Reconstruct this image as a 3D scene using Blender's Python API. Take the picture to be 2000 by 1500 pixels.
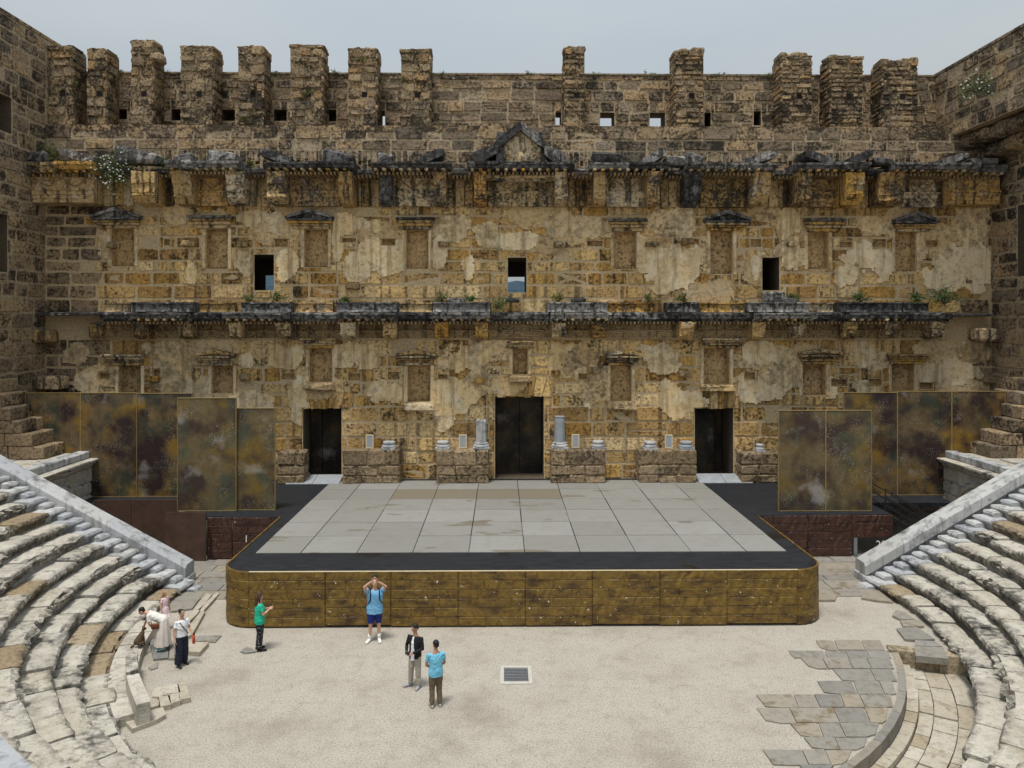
import bpy, bmesh, math, random
from mathutils import Vector, Matrix, noise
random.seed(7)
R = math.radians
scene = bpy.context.scene
for o in list(bpy.data.objects):
    bpy.data.objects.remove(o)
C = scene.collection

# ---------------------------------------------------------------- camera
F, VH, H, YAW = 1490.0, 626.0, 8.6, R(0.73)
cam_d = bpy.data.cameras.new('camera')
cam = bpy.data.objects.new('camera', cam_d); C.objects.link(cam)
UNIT = 1.13                                  # metres per layout unit (people, steps and doors come out life-size)
cam.location = (0, 0, H * UNIT); cam.rotation_euler = (R(90), 0, -YAW)
cam_d.sensor_fit = 'HORIZONTAL'; cam_d.sensor_width = 36
cam_d.lens = F / 2000 * 36; cam_d.shift_y = -(750 - VH) / 2000
cam_d.clip_start = 0.1; cam_d.clip_end = 20000
scene.camera = cam
scene.render.resolution_x, scene.render.resolution_y = 1024, 768

# ---------------------------------------------------------------- world, sun, exposure
SUN_EL, SUN_AZ = 74, 205          # azimuth from +Y clockwise: behind the viewer, a little to the left
w = bpy.data.worlds.new('World'); scene.world = w; w.use_nodes = True
nt = w.node_tree; nt.nodes.clear()
sky = nt.nodes.new('ShaderNodeTexSky'); sky.sky_type = 'NISHITA'; sky.sun_disc = False
sky.sun_elevation = R(SUN_EL); sky.sun_rotation = R(SUN_AZ)
sky.air_density = 1.0; sky.dust_density = 2.5; sky.ozone_density = 1.5
tc = nt.nodes.new('ShaderNodeTexCoord')
cl = nt.nodes.new('ShaderNodeTexNoise'); cl.inputs['Scale'].default_value = 1.6; cl.inputs['Detail'].default_value = 4
mp = nt.nodes.new('ShaderNodeMapping'); mp.inputs['Scale'].default_value = (1, 1, 3.5)
nt.links.new(tc.outputs['Generated'], mp.inputs['Vector']); nt.links.new(mp.outputs[0], cl.inputs['Vector'])
cr = nt.nodes.new('ShaderNodeValToRGB')
cr.color_ramp.elements[0].position = .3; cr.color_ramp.elements[0].color = (4.7, 5.4, 6.0, 1)
cr.color_ramp.elements[1].position = .72; cr.color_ramp.elements[1].color = (5.8, 6.2, 6.3, 1)
nt.links.new(cl.outputs['Fac'], cr.inputs['Fac'])
mx = nt.nodes.new('ShaderNodeMix'); mx.data_type = 'RGBA'; mx.inputs['Factor'].default_value = .88   # overcast veil over the clear sky
nt.links.new(sky.outputs[0], mx.inputs['A']); nt.links.new(cr.outputs[0], mx.inputs['B'])
bg = nt.nodes.new('ShaderNodeBackground'); bg.inputs['Strength'].default_value = 0.05
wo = nt.nodes.new('ShaderNodeOutputWorld')
# standard overcast luminance: about three times as bright overhead as at the horizon
sp_ = nt.nodes.new('ShaderNodeSeparateXYZ'); nt.links.new(tc.outputs['Generated'], sp_.inputs[0])
mr_ = nt.nodes.new('ShaderNodeMapRange'); mr_.inputs['To Min'].default_value = .62; mr_.inputs['To Max'].default_value = 1.75; nt.links.new(sp_.outputs['Z'], mr_.inputs['Value'])
vm_ = nt.nodes.new('ShaderNodeVectorMath'); vm_.operation = 'SCALE'; nt.links.new(mx.outputs['Result'], vm_.inputs[0]); nt.links.new(mr_.outputs[0], vm_.inputs['Scale'])
nt.links.new(vm_.outputs[0], bg.inputs['Color']); nt.links.new(bg.outputs[0], wo.inputs['Surface'])
sd = bpy.data.lights.new('sun', 'SUN'); sd.energy = 1.5; sd.angle = R(11); sd.color = (1, .96, .9)
so = bpy.data.objects.new('sun', sd); C.objects.link(so); so.location = (0, 0, 60)
az, el = R(SUN_AZ), R(SUN_EL)
sdir = Vector((math.sin(az) * math.cos(el), math.cos(az) * math.cos(el), math.sin(el)))
so.rotation_euler = sdir.to_track_quat('Z', 'Y').to_euler()
vs = scene.view_settings
vs.view_transform = 'Standard'; vs.look = 'None'; vs.exposure = 1.06; vs.gamma = 1.0; vs.use_curve_mapping = False

# ---------------------------------------------------------------- pixel -> place (a pixel is only a direction; Y or z comes from what it touches)
cs, sn = math.cos(YAW), math.sin(YAW)
def ray(u, v):
    dx, dz = (u - 1000) / F, (VH - v) / F
    return (dx * cs + sn, cs - dx * sn, dz)
def at(u, v, Y):
    d = ray(u, v); t = Y / d[1]
    return Vector((d[0] * t, Y, H + d[2] * t))
def on(u, v, z=0.0):
    d = ray(u, v); t = (z - H) / d[2]
    return Vector((d[0] * t, d[1] * t, z))
def pix(p):
    x, y, z = p[0], p[1], p[2] - H
    dep = y * cs + x * sn; lat = x * cs - y * sn
    if dep < .5: return (-9999, -9999)
    return (1000 + F * lat / dep, VH - F * z / dep)
def wx(u, Y): return at(u, VH, Y).x
def wz(v, Y=34.0): return H + (VH - v) / F * Y

# ---------------------------------------------------------------- materials
def mat_base(name, rough=.85):
    m = bpy.data.materials.new(name); m.use_nodes = True
    n = m.node_tree.nodes; b = n['Principled BSDF']; b.inputs['Roughness'].default_value = rough
    b.inputs['Specular IOR Level'].default_value = .25
    return m, m.node_tree, b
def N(t, typ, **k):
    n = t.nodes.new(typ)
    for a, v in k.items():
        if a in n.inputs: n.inputs[a].default_value = v
        else: setattr(n, a, v)
    return n
def noise_n(t, vec, scale, detail=6, rough=.6):
    n = N(t, 'ShaderNodeTexNoise', Scale=scale, Detail=detail, Roughness=rough)
    t.links.new(vec, n.inputs['Vector']); return n.outputs['Fac']
def ramp(t, fac, stops):
    n = t.nodes.new('ShaderNodeValToRGB'); e = n.color_ramp.elements
    while len(e) < len(stops): e.new(.5)
    for x, (p, c) in zip(e, stops):
        x.position = p; x.color = (*c, 1) if len(c) == 3 else c
    t.links.new(fac, n.inputs['Fac']); return n.outputs['Color']
def mix(t, fac, a, b, mode='MIX'):
    n = t.nodes.new('ShaderNodeMix'); n.data_type = 'RGBA'; n.blend_type = mode
    for s, i in ((fac, 'Factor'), (a, 'A'), (b, 'B')):
        if isinstance(s, (int, float)): n.inputs[i].default_value = s
        elif isinstance(s, tuple): n.inputs[i].default_value = (*s, 1)
        else: t.links.new(s, n.inputs[i])
    return n.outputs['Result']
def mth(t, op, a, b=0.0):
    n = t.nodes.new('ShaderNodeMath'); n.operation = op
    for i, s in enumerate((a, b)):
        if isinstance(s, (int, float)): n.inputs[i].default_value = s
        else: t.links.new(s, n.inputs[i])
    return n.outputs[0]
def mask(t, fac, lo, hi):
    n = N(t, 'ShaderNodeMapRange'); n.inputs['From Min'].default_value = lo; n.inputs['From Max'].default_value = hi
    t.links.new(fac, n.inputs['Value']); return n.outputs[0]
def pos(t, scale=(1, 1, 1)):
    g = t.nodes.new('ShaderNodeNewGeometry')
    m = t.nodes.new('ShaderNodeMapping'); m.inputs['Scale'].default_value = scale
    t.links.new(g.outputs['Position'], m.inputs['Vector']); return m.outputs[0]
def rnd(t):
    a = t.nodes.new('ShaderNodeAttribute'); a.attribute_name = 'rnd'; return a.outputs['Fac']
def bump(t, b, h, strength=.6, dist=.05):
    n = N(t, 'ShaderNodeBump', Strength=strength, Distance=dist)
    t.links.new(h, n.inputs['Height']); t.links.new(n.outputs[0], b.inputs['Normal'])

def stone_mat(name, pal, lichen=(.02, .018, .014), lich=(.55, .72), pale=(.5, .42, .3), pale_amt=(.64, .78), bumpd=.05, streak=0.0, pit=7.0, fine=.5, con=1.0, crust=False, per=.12, scol=(.018, .017, .017)):
    """per-stone tint from the 'rnd' attribute, blotches, dark lichen crusts, pale scars, pitted relief"""
    m, t, b = mat_base(name, .92)
    p = pos(t)
    base = ramp(t, rnd(t), [(i / (len(pal) - 1), c) for i, c in enumerate(pal)])
    n1 = noise_n(t, p, 1.1, 7, .65); n2 = noise_n(t, p, pit, 5, .7); n3 = noise_n(t, p, 26, 3, .6)
    c = mix(t, mask(t, n2, .47, .68), mix(t, con, base, (1.22, 1.2, 1.16), 'MULTIPLY'), mix(t, con, base, (.34, .29, .24), 'MULTIPLY'))
    n4 = noise_n(t, p, pit * 2.3, 3, .7); c = mix(t, mth(t, 'MULTIPLY', mask(t, n4, .55, .68), fine), c, (.035, .027, .018))
    c = mix(t, mth(t, 'MULTIPLY', mask(t, n1, *pale_amt), .75), c, pale)
    grit = mth(t, 'ADD', mth(t, 'MULTIPLY', n1, .55), mth(t, 'MULTIPLY', n2, .45))
    r2 = mth(t, 'FRACT', mth(t, 'MULTIPLY', rnd(t), 17.31))
    grit = mth(t, 'ADD', grit, mth(t, 'MULTIPLY', mth(t, 'SUBTRACT', r2, .5), per))
    c = mix(t, mth(t, 'MULTIPLY', mask(t, grit, *lich), .88), c, lichen)
    c = mix(t, mth(t, 'MULTIPLY', mask(t, n3, .55, .8), fine), c, (.03, .025, .018))
    if crust:
        ca = t.nodes.new('ShaderNodeAttribute'); ca.attribute_name = 'crust'
        cm = mth(t, 'MULTIPLY', ca.outputs['Fac'], mask(t, noise_n(t, p, 4.5, 6, .75), .40, .56))
        c = mix(t, mth(t, 'MULTIPLY', cm, .88), c, (.055, .052, .047))
    if streak:
        sv = noise_n(t, pos(t, (3.2, 3.2, .22)), 1.0, 5, .6)
        c = mix(t, mth(t, 'MULTIPLY', mask(t, sv, .52, .62), streak), c, scol)
    t.links.new(c, b.inputs['Base Color'])
    hgt = mth(t, 'ADD', mth(t, 'MULTIPLY', n2, 1.0), mth(t, 'MULTIPLY', n3, .45))
    bump(t, b, hgt, 1.0, bumpd * 1.5)
    return m

M = {}
M['wall'] = stone_mat('golden_conglomerate', [(.64, .40, .135), (.42, .24, .07), (.72, .51, .235), (.32, .19, .07), (.60, .40, .17), (.76, .57, .31), (.40, .23, .075)], streak=.6, lich=(.54, .64), pale=(.62, .48, .28), fine=.3)
M['attic'] = stone_mat('lichened_conglomerate', [(.31, .24, .165), (.19, .15, .11), (.42, .30, .175), (.15, .125, .095), (.36, .265, .165), (.28, .235, .18)], lich=(.475, .575), pale=(.40, .33, .23), fine=.6)
M['side'] = stone_mat('grey_brown_conglomerate', [(.33, .25, .155), (.23, .17, .115), (.40, .295, .175), (.19, .145, .10), (.30, .23, .155)], lich=(.49, .6), pale=(.42, .35, .25), fine=.55)
M['rubble'] = stone_mat('pier_rubble', [(.36, .27, .165), (.25, .19, .125), (.44, .33, .2), (.2, .16, .11), (.40, .255, .125)], lich=(.49, .6), pale=(.5, .42, .3), pit=9, fine=.6)
M['pedestal'] = stone_mat('pedestal_stone', [(.30, .22, .13), (.22, .165, .10), (.36, .27, .17), (.27, .2, .13)], lich=(.50, .66), pale=(.52, .45, .34), fine=.7)
M['mortar'] = stone_mat('lime_mortar', [(.60, .47, .29), (.5, .38, .23)], lich=(.6, .8), pale=(.6, .5, .35), fine=.35, bumpd=.03, con=0.4)
M['mortar_dark'] = stone_mat('old_mortar', [(.46, .37, .25), (.38, .3, .2)], lich=(.52, .7), pale=(.48, .4, .29), fine=.5, bumpd=.03, con=0.6)
M['plaster'] = stone_mat('old_plaster', [(.80, .60, .33), (.66, .48, .25), (.82, .66, .42), (.60, .46, .28), (.74, .56, .32)], lichen=(.28, .19, .09), lich=(.52, .68), pale=(.84, .71, .5), pale_amt=(.48, .6), pit=4, fine=.3, bumpd=.02, con=.45, streak=.5, scol=(.2, .14, .07), per=.2)
M['plaster_thin'] = stone_mat('thin_weathered_plaster', [(.54, .38, .19), (.62, .46, .25), (.47, .33, .17), (.66, .50, .30)], lichen=(.12, .08, .04), lich=(.52, .66), pale=(.66, .53, .34), pale_amt=(.52, .62), pit=5, fine=.4, bumpd=.03, con=.7)
M['marble_dark'] = stone_mat('blackened_marble', [(.20, .20, .20), (.10, .10, .105), (.30, .29, .28), (.14, .14, .145)], lichen=(.012, .012, .013), lich=(.45, .55), pale=(.66, .64, .60), pale_amt=(.535, .61), bumpd=.03, streak=.8, fine=.4, pit=5)
M['marble_ochre'] = stone_mat('ochre_stained_marble', [(.50, .30, .075), (.50, .39, .23), (.36, .23, .09), (.56, .47, .33), (.46, .25, .05)], lichen=(.022, .02, .019), lich=(.48, .6), pale=(.70, .62, .49), pale_amt=(.55, .65), bumpd=.03, streak=.8, fine=.25)
M['frieze'] = stone_mat('carved_frieze', [(.34, .24, .13), (.42, .31, .175), (.28, .2, .105)], lich=(.54, .7), pale=(.5, .42, .3), bumpd=.05, streak=.55, pit=11, fine=.45)
M['niche'] = stone_mat('niche_back', [(.60, .42, .22), (.48, .34, .175)], lich=(.56, .74), pale=(.5, .37, .2), fine=.35)
M['seat'] = stone_mat('seat_limestone', [(.46, .425, .355), (.38, .35, .30), (.51, .48, .415), (.42, .38, .30), (.47, .44, .375)], lichen=(.05, .047, .043), lich=(.53, .63), pale=(.60, .56, .48), pale_amt=(.44, .6), bumpd=.05, fine=.4, pit=3.2, con=0.45, crust=True)
M['seat_brown'] = stone_mat('repair_stone', [(.34, .27, .175), (.29, .22, .135), (.38, .315, .22)], lichen=(.10, .08, .05), lich=(.52, .68), pale=(.6, .52, .4), bumpd=.04, fine=.5, con=0.5, crust=True)
M['marble'] = stone_mat('white_marble', [(.42, .425, .43), (.34, .35, .365), (.47, .47, .46), (.39, .385, .37)], lichen=(.13, .13, .135), lich=(.52, .64), pale=(.54, .54, .52), bumpd=.008, streak=.35, fine=.12, pit=3, con=0.12)
M['paver'] = stone_mat('grey_paver', [(.22, .21, .185), (.27, .245, .205), (.185, .18, .17), (.285, .245, .185), (.24, .23, .21)], lichen=(.15, .105, .05), lich=(.55, .66), pale=(.32, .30, .26), bumpd=.012, fine=.25, pit=3.5, con=0.25)
M['paver_pale'] = stone_mat('pale_paver', [(.42, .38, .31), (.37, .33, .26), (.45, .415, .345), (.31, .255, .18)], lichen=(.22, .17, .1), lich=(.56, .7), pale=(.48, .44, .37), bumpd=.015, fine=.35, pit=4, con=0.3)
def flat_mat(name, col, rough=.7, var=.25, scale=6, bumpd=.004, metal=0, spec=.3):
    m, t, b = mat_base(name, rough); p = pos(t)
    n1 = noise_n(t, p, scale, 6, .65)
    t.links.new(mix(t, mask(t, n1, .3, .75), tuple(c * (1 - var) for c in col), tuple(min(1, c * (1 + var)) for c in col)), b.inputs['Base Color'])
    b.inputs['Metallic'].default_value = metal; b.inputs['Specular IOR Level'].default_value = spec
    bump(t, b, noise_n(t, p, scale * 9, 3), .5, bumpd)
    return m
M['dark'] = flat_mat('shadowed_passage_stone', (.10, .075, .05), .95)  # passage shade put into the colour, darker than the wall stone
M['hole'] = flat_mat('hole_shade_black', (.012, .009, .007), 1, .1)  # near-black colour stands for the shade inside the pier sockets
M['hill'] = flat_mat('blue_hazed_hill', (.026, .052, .075), 1, .5, .03, .0)  # distance haze put into the colour: blue instead of leaf green
M['earth'] = flat_mat('earth', (.3, .26, .2), 1)
# gravel
m, t, b = mat_base('pale_gravel', .95); p = pos(t)
g1 = noise_n(t, p, .45, 6, .6); g2 = noise_n(t, p, 22, 4, .8); g3 = noise_n(t, p, 60, 2, .6); g4 = noise_n(t, p, 2.6, 6, .7)
c = ramp(t, g1, [(.3, (.32, .275, .215)), (.45, (.47, .42, .345)), (.6, (.51, .465, .39)), (.72, (.38, .335, .265))])
c = mix(t, mth(t, 'MULTIPLY', mask(t, g4, .5, .66), .6), c, (.33, .28, .215))
c = mix(t, mth(t, 'MULTIPLY', mask(t, g2, .5, .62), .8), c, (.13, .11, .085))
c = mix(t, mth(t, 'MULTIPLY', mask(t, g3, .52, .6), .6), c, (.66, .63, .57))
t.links.new(c, b.inputs['Base Color']); bump(t, b, mth(t, 'ADD', g2, g3), .9, .03); M['gravel'] = m
# stage boards: per-board tint, brown water stains
m, t, b = mat_base('grey_stage_board', .7); p = pos(t)
c = ramp(t, rnd(t), [(0, (.225, .22, .20)), (.6, (.26, .255, .235)), (.8, (.29, .285, .265)), (.9, (.20, .17, .125)), (1, (.185, .155, .11))])
s1 = noise_n(t, pos(t, (.45, 1.2, 1)), 1.0, 4, .5)
c = mix(t, mth(t, 'MULTIPLY', mask(t, s1, .635, .66), .8), c, (.15, .125, .085))
s2 = noise_n(t, pos(t, (3, 26, 3)), 1, 5, .7)
c = mix(t, mth(t, 'MULTIPLY', mask(t, s2, .4, .7), .45), c, (.17, .16, .14))
s3 = noise_n(t, p, 1.3, 7, .75); c = mix(t, mth(t, 'MULTIPLY', mask(t, s3, .5, .7), .4), c, (.18, .16, .125))
t.links.new(c, b.inputs['Base Color']); bump(t, b, s2, .3, .003); M['board'] = m
# black deck
m, t, b = mat_base('black_deck', .55); p = pos(t)
s1 = noise_n(t, pos(t, (2, 22, 2)), 1, 6, .75); s2 = noise_n(t, p, .55, 4, .55)
c = mix(t, mask(t, s1, .4, .8), (.008, .009, .011), (.045, .05, .06)); c = mix(t, mask(t, s2, .66, .68), c, (.012, .009, .006))
t.links.new(c, b.inputs['Base Color']); bump(t, b, s1, .3, .004); M['deck'] = m
# painted fake bricks
def brick_mat(name, a, bb, dk, spk):
    m, t, b = mat_base(name, .45); b.inputs['Specular IOR Level'].default_value = .4; p = pos(t)
    n1 = noise_n(t, pos(t, (1.1, 1.1, 3.2)), 1.4, 5, .6); n2 = noise_n(t, p, 3.5, 5, .6); n3 = noise_n(t, p, 9, 3, .5)
    c = mix(t, mask(t, n2, .35, .65), a, bb); c = mix(t, mask(t, n1, .48, .68), c, dk)
    c = mix(t, mth(t, 'MULTIPLY', mask(t, n3, .715, .73), spk), c, (.75, .73, .68))
    t.links.new(c, b.inputs['Base Color'])
    wv = N(t, 'ShaderNodeTexWave', Scale=.9, Distortion=9.0, Detail=3.0); wv.inputs['Detail Scale'].default_value = 1.6
    t.links.new(p, wv.inputs['Vector'])
    bump(t, b, mth(t, 'ADD', wv.outputs['Fac'], mth(t, 'MULTIPLY', n2, .5)), .6, .045)
    return m
M['gold'] = brick_mat('gold_painted_brick', (.20, .12, .022), (.14, .083, .018), (.055, .03, .012), .9)
M['redbrick'] = brick_mat('maroon_painted_brick', (.08, .036, .024), (.058, .027, .02), (.035, .017, .014), .5)
M['greybrick'] = brick_mat('grey_painted_brick', (.14, .13, .12), (.2, .19, .18), (.06, .055, .05), .2)
M['brown'] = flat_mat('brown_flat', (.075, .042, .03), .6, .35, 1.5)
# painted backdrop panels
def backdrop(name, base, ochre, green, dark, speck, off):
    m, t, b = mat_base(name, .6); g = t.nodes.new('ShaderNodeNewGeometry')
    mp = t.nodes.new('ShaderNodeMapping'); mp.inputs['Location'].default_value = off; t.links.new(g.outputs['Position'], mp.inputs['Vector']); p = mp.outputs[0]
    def nn(dx, s, d=4, r=.55):
        m2 = t.nodes.new('ShaderNodeMapping'); m2.inputs['Location'].default_value = (dx, 0, dx * 1.7); t.links.new(p, m2.inputs['Vector'])
        return noise_n(t, m2.outputs[0], s, d, r)
    c = mix(t, mask(t, nn(0, 2.6, 6, .7), .35, .7), base, tuple(x * .6 for x in base))
    c = mix(t, mth(t, 'MULTIPLY', mask(t, nn(11, .8), .48, .64), .9), c, ochre)
    c = mix(t, mth(t, 'MULTIPLY', mask(t, nn(23, .9), .48, .64), .9), c, green)
    c = mix(t, mth(t, 'MULTIPLY', mask(t, nn(37, .85), .45, .62), .97), c, dark)
    c = mix(t, mth(t, 'MULTIPLY', mask(t, nn(51, .7), .62, .75), .5), c, (.45, .42, .40))
    sp = N(t, 'ShaderNodeTexVoronoi', Scale=17.0); t.links.new(p, sp.inputs['Vector'])
    spots = mth(t, 'MULTIPLY', mask(t, sp.outputs['Distance'], .24, .14), mask(t, nn(63, 1.3, 3), .5, .62))
    c = mix(t, mth(t, 'MULTIPLY', spots, speck), c, (.62, .6, .55))
    t.links.new(c, b.inputs['Base Color']); bump(t, b, nn(5, 14), .3, .006)
    return m
M['bd_a'] = backdrop('mottled_dark_backdrop', (.16, .11, .055), (.24, .135, .018), (.03, .042, .03), (.03, .017, .016), .8, (0, 0, 0))
M['bd_b'] = backdrop('mottled_tan_backdrop', (.17, .125, .06), (.17, .105, .02), (.06, .07, .045), (.05, .032, .025), .8, (31, 7, 3))
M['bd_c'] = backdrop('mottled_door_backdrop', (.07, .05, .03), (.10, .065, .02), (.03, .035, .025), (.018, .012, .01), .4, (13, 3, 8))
M['bd_edge'] = flat_mat('gilded_edge', (.30, .21, .08), .6)
M['metal'] = flat_mat('black_metal', (.02, .02, .022), .4, .2, 6, .001, 0, .5)
M['steel'] = flat_mat('dull_grey_metal', (.25, .26, .27), .5, .2, 6, .001, .4)
M['cream'] = flat_mat('cream_stone_frame', (.46, .44, .385), .8, .1)
M['sign'] = flat_mat('grey_sign_face', (.34, .37, .40), .4, .08, 20)
M['signframe'] = flat_mat('cream_sign_frame', (.66, .55, .36), .7, .1)
M['white'] = flat_mat('white_paint', (.75, .74, .7), .7, .08)
M['red'] = flat_mat('red_plastic', (.6, .05, .03), .4, .1)
M['ramp'] = flat_mat('grey_ramp_board', (.30, .32, .34), .7, .18, 3)
M['leaf'] = flat_mat('green_leaves', (.06, .11, .03), .8, .5, 3)
M['leaf_dry'] = flat_mat('olive_leaves', (.15, .16, .05), .85, .45, 3)
M['leaf_grey'] = flat_mat('grey_green_tuft', (.18, .21, .13), .9, .4, 3)
M['flower'] = flat_mat('white_petals', (.8, .8, .75), .8, .05)
M['twig'] = flat_mat('twig', (.12, .085, .05), .9)

# ---------------------------------------------------------------- mesh helpers
class MB:
    def __init__(s): s.v, s.f, s.r, s.c = [], [], [], None
    def add(s, vs, fs, r=None):
        k = len(s.v); s.v += [tuple(x) for x in vs]; s.f += [tuple(i + k for i in f) for f in fs]
        s.r += [random.random() if r is None else r] * len(vs); return s
    def box(s, a, b, r=None):
        (x0, y0, z0), (x1, y1, z1) = a, b
        x0, x1 = min(x0, x1), max(x0, x1); y0, y1 = min(y0, y1), max(y0, y1); z0, z1 = min(z0, z1), max(z0, z1)
        return s.add([(x0, y0, z0), (x1, y0, z0), (x1, y1, z0), (x0, y1, z0), (x0, y0, z1), (x1, y0, z1), (x1, y1, z1), (x0, y1, z1)],
                     [(0, 3, 2, 1), (4, 5, 6, 7), (0, 1, 5, 4), (1, 2, 6, 5), (2, 3, 7, 6), (3, 0, 4, 7)], r)
    def rock(s, a, b, j=.03, ch=.04, r=None, seed=None, top_tilt=0):
        """box with chamfered, knocked-about edges: 24 vertices"""
        rg = random.Random(seed if seed is not None else random.random())
        c = [(a[i] + b[i]) / 2 for i in range(3)]; h = [abs(b[i] - a[i]) / 2 for i in range(3)]
        vs = []; idx = {}
        for sx in (-1, 1):
            for sy in (-1, 1):
                for sz in (-1, 1):
                    base = Vector((rg.uniform(-j, j), rg.uniform(-j, j), rg.uniform(-j, j)))
                    e = [min(ch * rg.uniform(.5, 1.7), .45 * x) for x in h]
                    for ax in range(3):
                        q = [sx * h[0], sy * h[1], sz * h[2]]
                        for o in range(3):
                            if o != ax: q[o] -= math.copysign(e[o], q[o])
                        if sz > 0 and top_tilt: q[2] += top_tilt * sx
                        idx[(sx, sy, sz, ax)] = len(vs); vs.append((c[0] + q[0] + base.x, c[1] + q[1] + base.y, c[2] + q[2] + base.z))
        fs = []
        for ax in range(3):
            o1, o2 = [i for i in range(3) if i != ax]
            for sg in (-1, 1):
                ring = []
                for p1, p2 in ((-1, -1), (1, -1), (1, 1), (-1, 1)):
                    k = [0, 0, 0]; k[ax] = sg; k[o1] = p1; k[o2] = p2; ring.append(idx[(*k, ax)])
                fs.append(ring)
            for p1 in (-1, 1):
                for p2 in (-1, 1):
                    k0 = [0, 0, 0]; k1 = [0, 0, 0]; k0[ax] = -1; k1[ax] = 1
                    for k in (k0, k1): k[o1] = p1; k[o2] = p2
                    fs.append([idx[(*k0, o1)], idx[(*k1, o1)], idx[(*k1, o2)], idx[(*k0, o2)]])
        for sx in (-1, 1):
            for sy in (-1, 1):
                for sz in (-1, 1): fs.append([idx[(sx, sy, sz, a_)] for a_ in range(3)])
        return s.add(vs, fs, r)
    def prism(s, poly, y0, y1, r=None, axis='y'):
        """polygon given in (x,z) extruded along y (or (x,y) extruded along z)"""
        n = len(poly)
        if axis == 'y': vs = [(x, y0, z) for x, z in poly] + [(x, y1, z) for x, z in poly]
        elif axis == 'z': vs = [(x, y, y0) for x, y in poly] + [(x, y, y1) for x, y in poly]
        else: vs = [(y0, a, b) for a, b in poly] + [(y1, a, b) for a, b in poly]
        return s.add(vs, [tuple(range(n)), tuple(range(2 * n - 1, n - 1, -1))] + [(i, i + n, (i + 1) % n + n, (i + 1) % n) for i in range(n)], r)
    def tube(s, pts, rad, n=8, r=None):
        rings = []
        for i, p in enumerate(pts):
            p = Vector(p); d = (Vector(pts[min(i + 1, len(pts) - 1)]) - Vector(pts[max(i - 1, 0)])).normalized()
            a = d.orthogonal().normalized() if i == 0 else (a - d * a.dot(d)).normalized()
            bq = d.cross(a); rr = rad[i] if isinstance(rad, (list, tuple)) else rad
            rings.append([p + (a * math.cos(q) + bq * math.sin(q)) * rr for q in [2 * math.pi * k / n for k in range(n)]])
        vs = [x for g in rings for x in g]; fs = [tuple(range(n))[::-1], tuple(range(len(vs) - n, len(vs)))]
        for i in range(len(rings) - 1):
            fs += [(i * n + k, i * n + (k + 1) % n, (i + 1) * n + (k + 1) % n, (i + 1) * n + k) for k in range(n)]
        return s.add(vs, fs, r)
    def lathe(s, c, prof, n=18, r=None):
        vs = [(c[0] + q * math.cos(2 * math.pi * k / n), c[1] + q * math.sin(2 * math.pi * k / n), c[2] + z) for q, z in prof for k in range(n)]
        fs = [tuple(range(n))[::-1], tuple(range(len(vs) - n, len(vs)))]
        for i in range(len(prof) - 1):
            fs += [(i * n + k, i * n + (k + 1) % n, (i + 1) * n + (k + 1) % n, (i + 1) * n + k) for k in range(n)]
        return s.add(vs, fs, r)
    def rough(s, amp, sc=2.0):
        s.v = [tuple(Vector(p) + noise.noise_vector(Vector(p) * sc) * amp) for p in s.v]; return s
    def build(s, name, mat, parent=None, smooth=False, origin=None, kind=None, label=None):
        me = bpy.data.meshes.new(name)
        xs = list(zip(*s.v))
        o0 = Vector(origin) if origin else Vector(((min(xs[0]) + max(xs[0])) / 2, (min(xs[1]) + max(xs[1])) / 2, min(xs[2])))
        me.from_pydata([tuple(Vector(p) - o0) for p in s.v], [], s.f); me.update()
        bm = bmesh.new(); bm.from_mesh(me); bmesh.ops.recalc_face_normals(bm, faces=bm.faces); bm.to_mesh(me); bm.free()
        a = me.attributes.new('rnd', 'FLOAT', 'POINT'); a.data.foreach_set('value', s.r)
        if s.c: a = me.attributes.new('crust', 'FLOAT', 'POINT'); a.data.foreach_set('value', s.c)
        if smooth: me.polygons.foreach_set('use_smooth', [True] * len(me.polygons))
        me.materials.append(M[mat] if isinstance(mat, str) else mat)
        ob = bpy.data.objects.new(name, me); C.objects.link(ob); ob.location = o0
        if parent: put(ob, parent)
        if kind: ob['kind'] = kind
        if label: ob['label'] = label
        return ob
def wloc(o):
    p = Vector(o.location)
    while o.parent: o = o.parent; p += o.location
    return p
def put(o, parent):
    o.location = Vector(o.location) - wloc(parent); o.parent = parent
def tag(o, label, cat, group=None):
    o['label'] = label; o['category'] = cat
    if group: o['group'] = group
    return o
def thing(name, loc, label, cat, group=None):
    o = bpy.data.objects.new(name, None); C.objects.link(o); o.location = loc; o.empty_display_size = .3
    return tag(o, label, cat, group)
def part_empty(name, loc, parent):
    o = bpy.data.objects.new(name, None); C.objects.link(o); o.location = loc; o.empty_display_size = .2
    put(o, parent); return o

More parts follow.
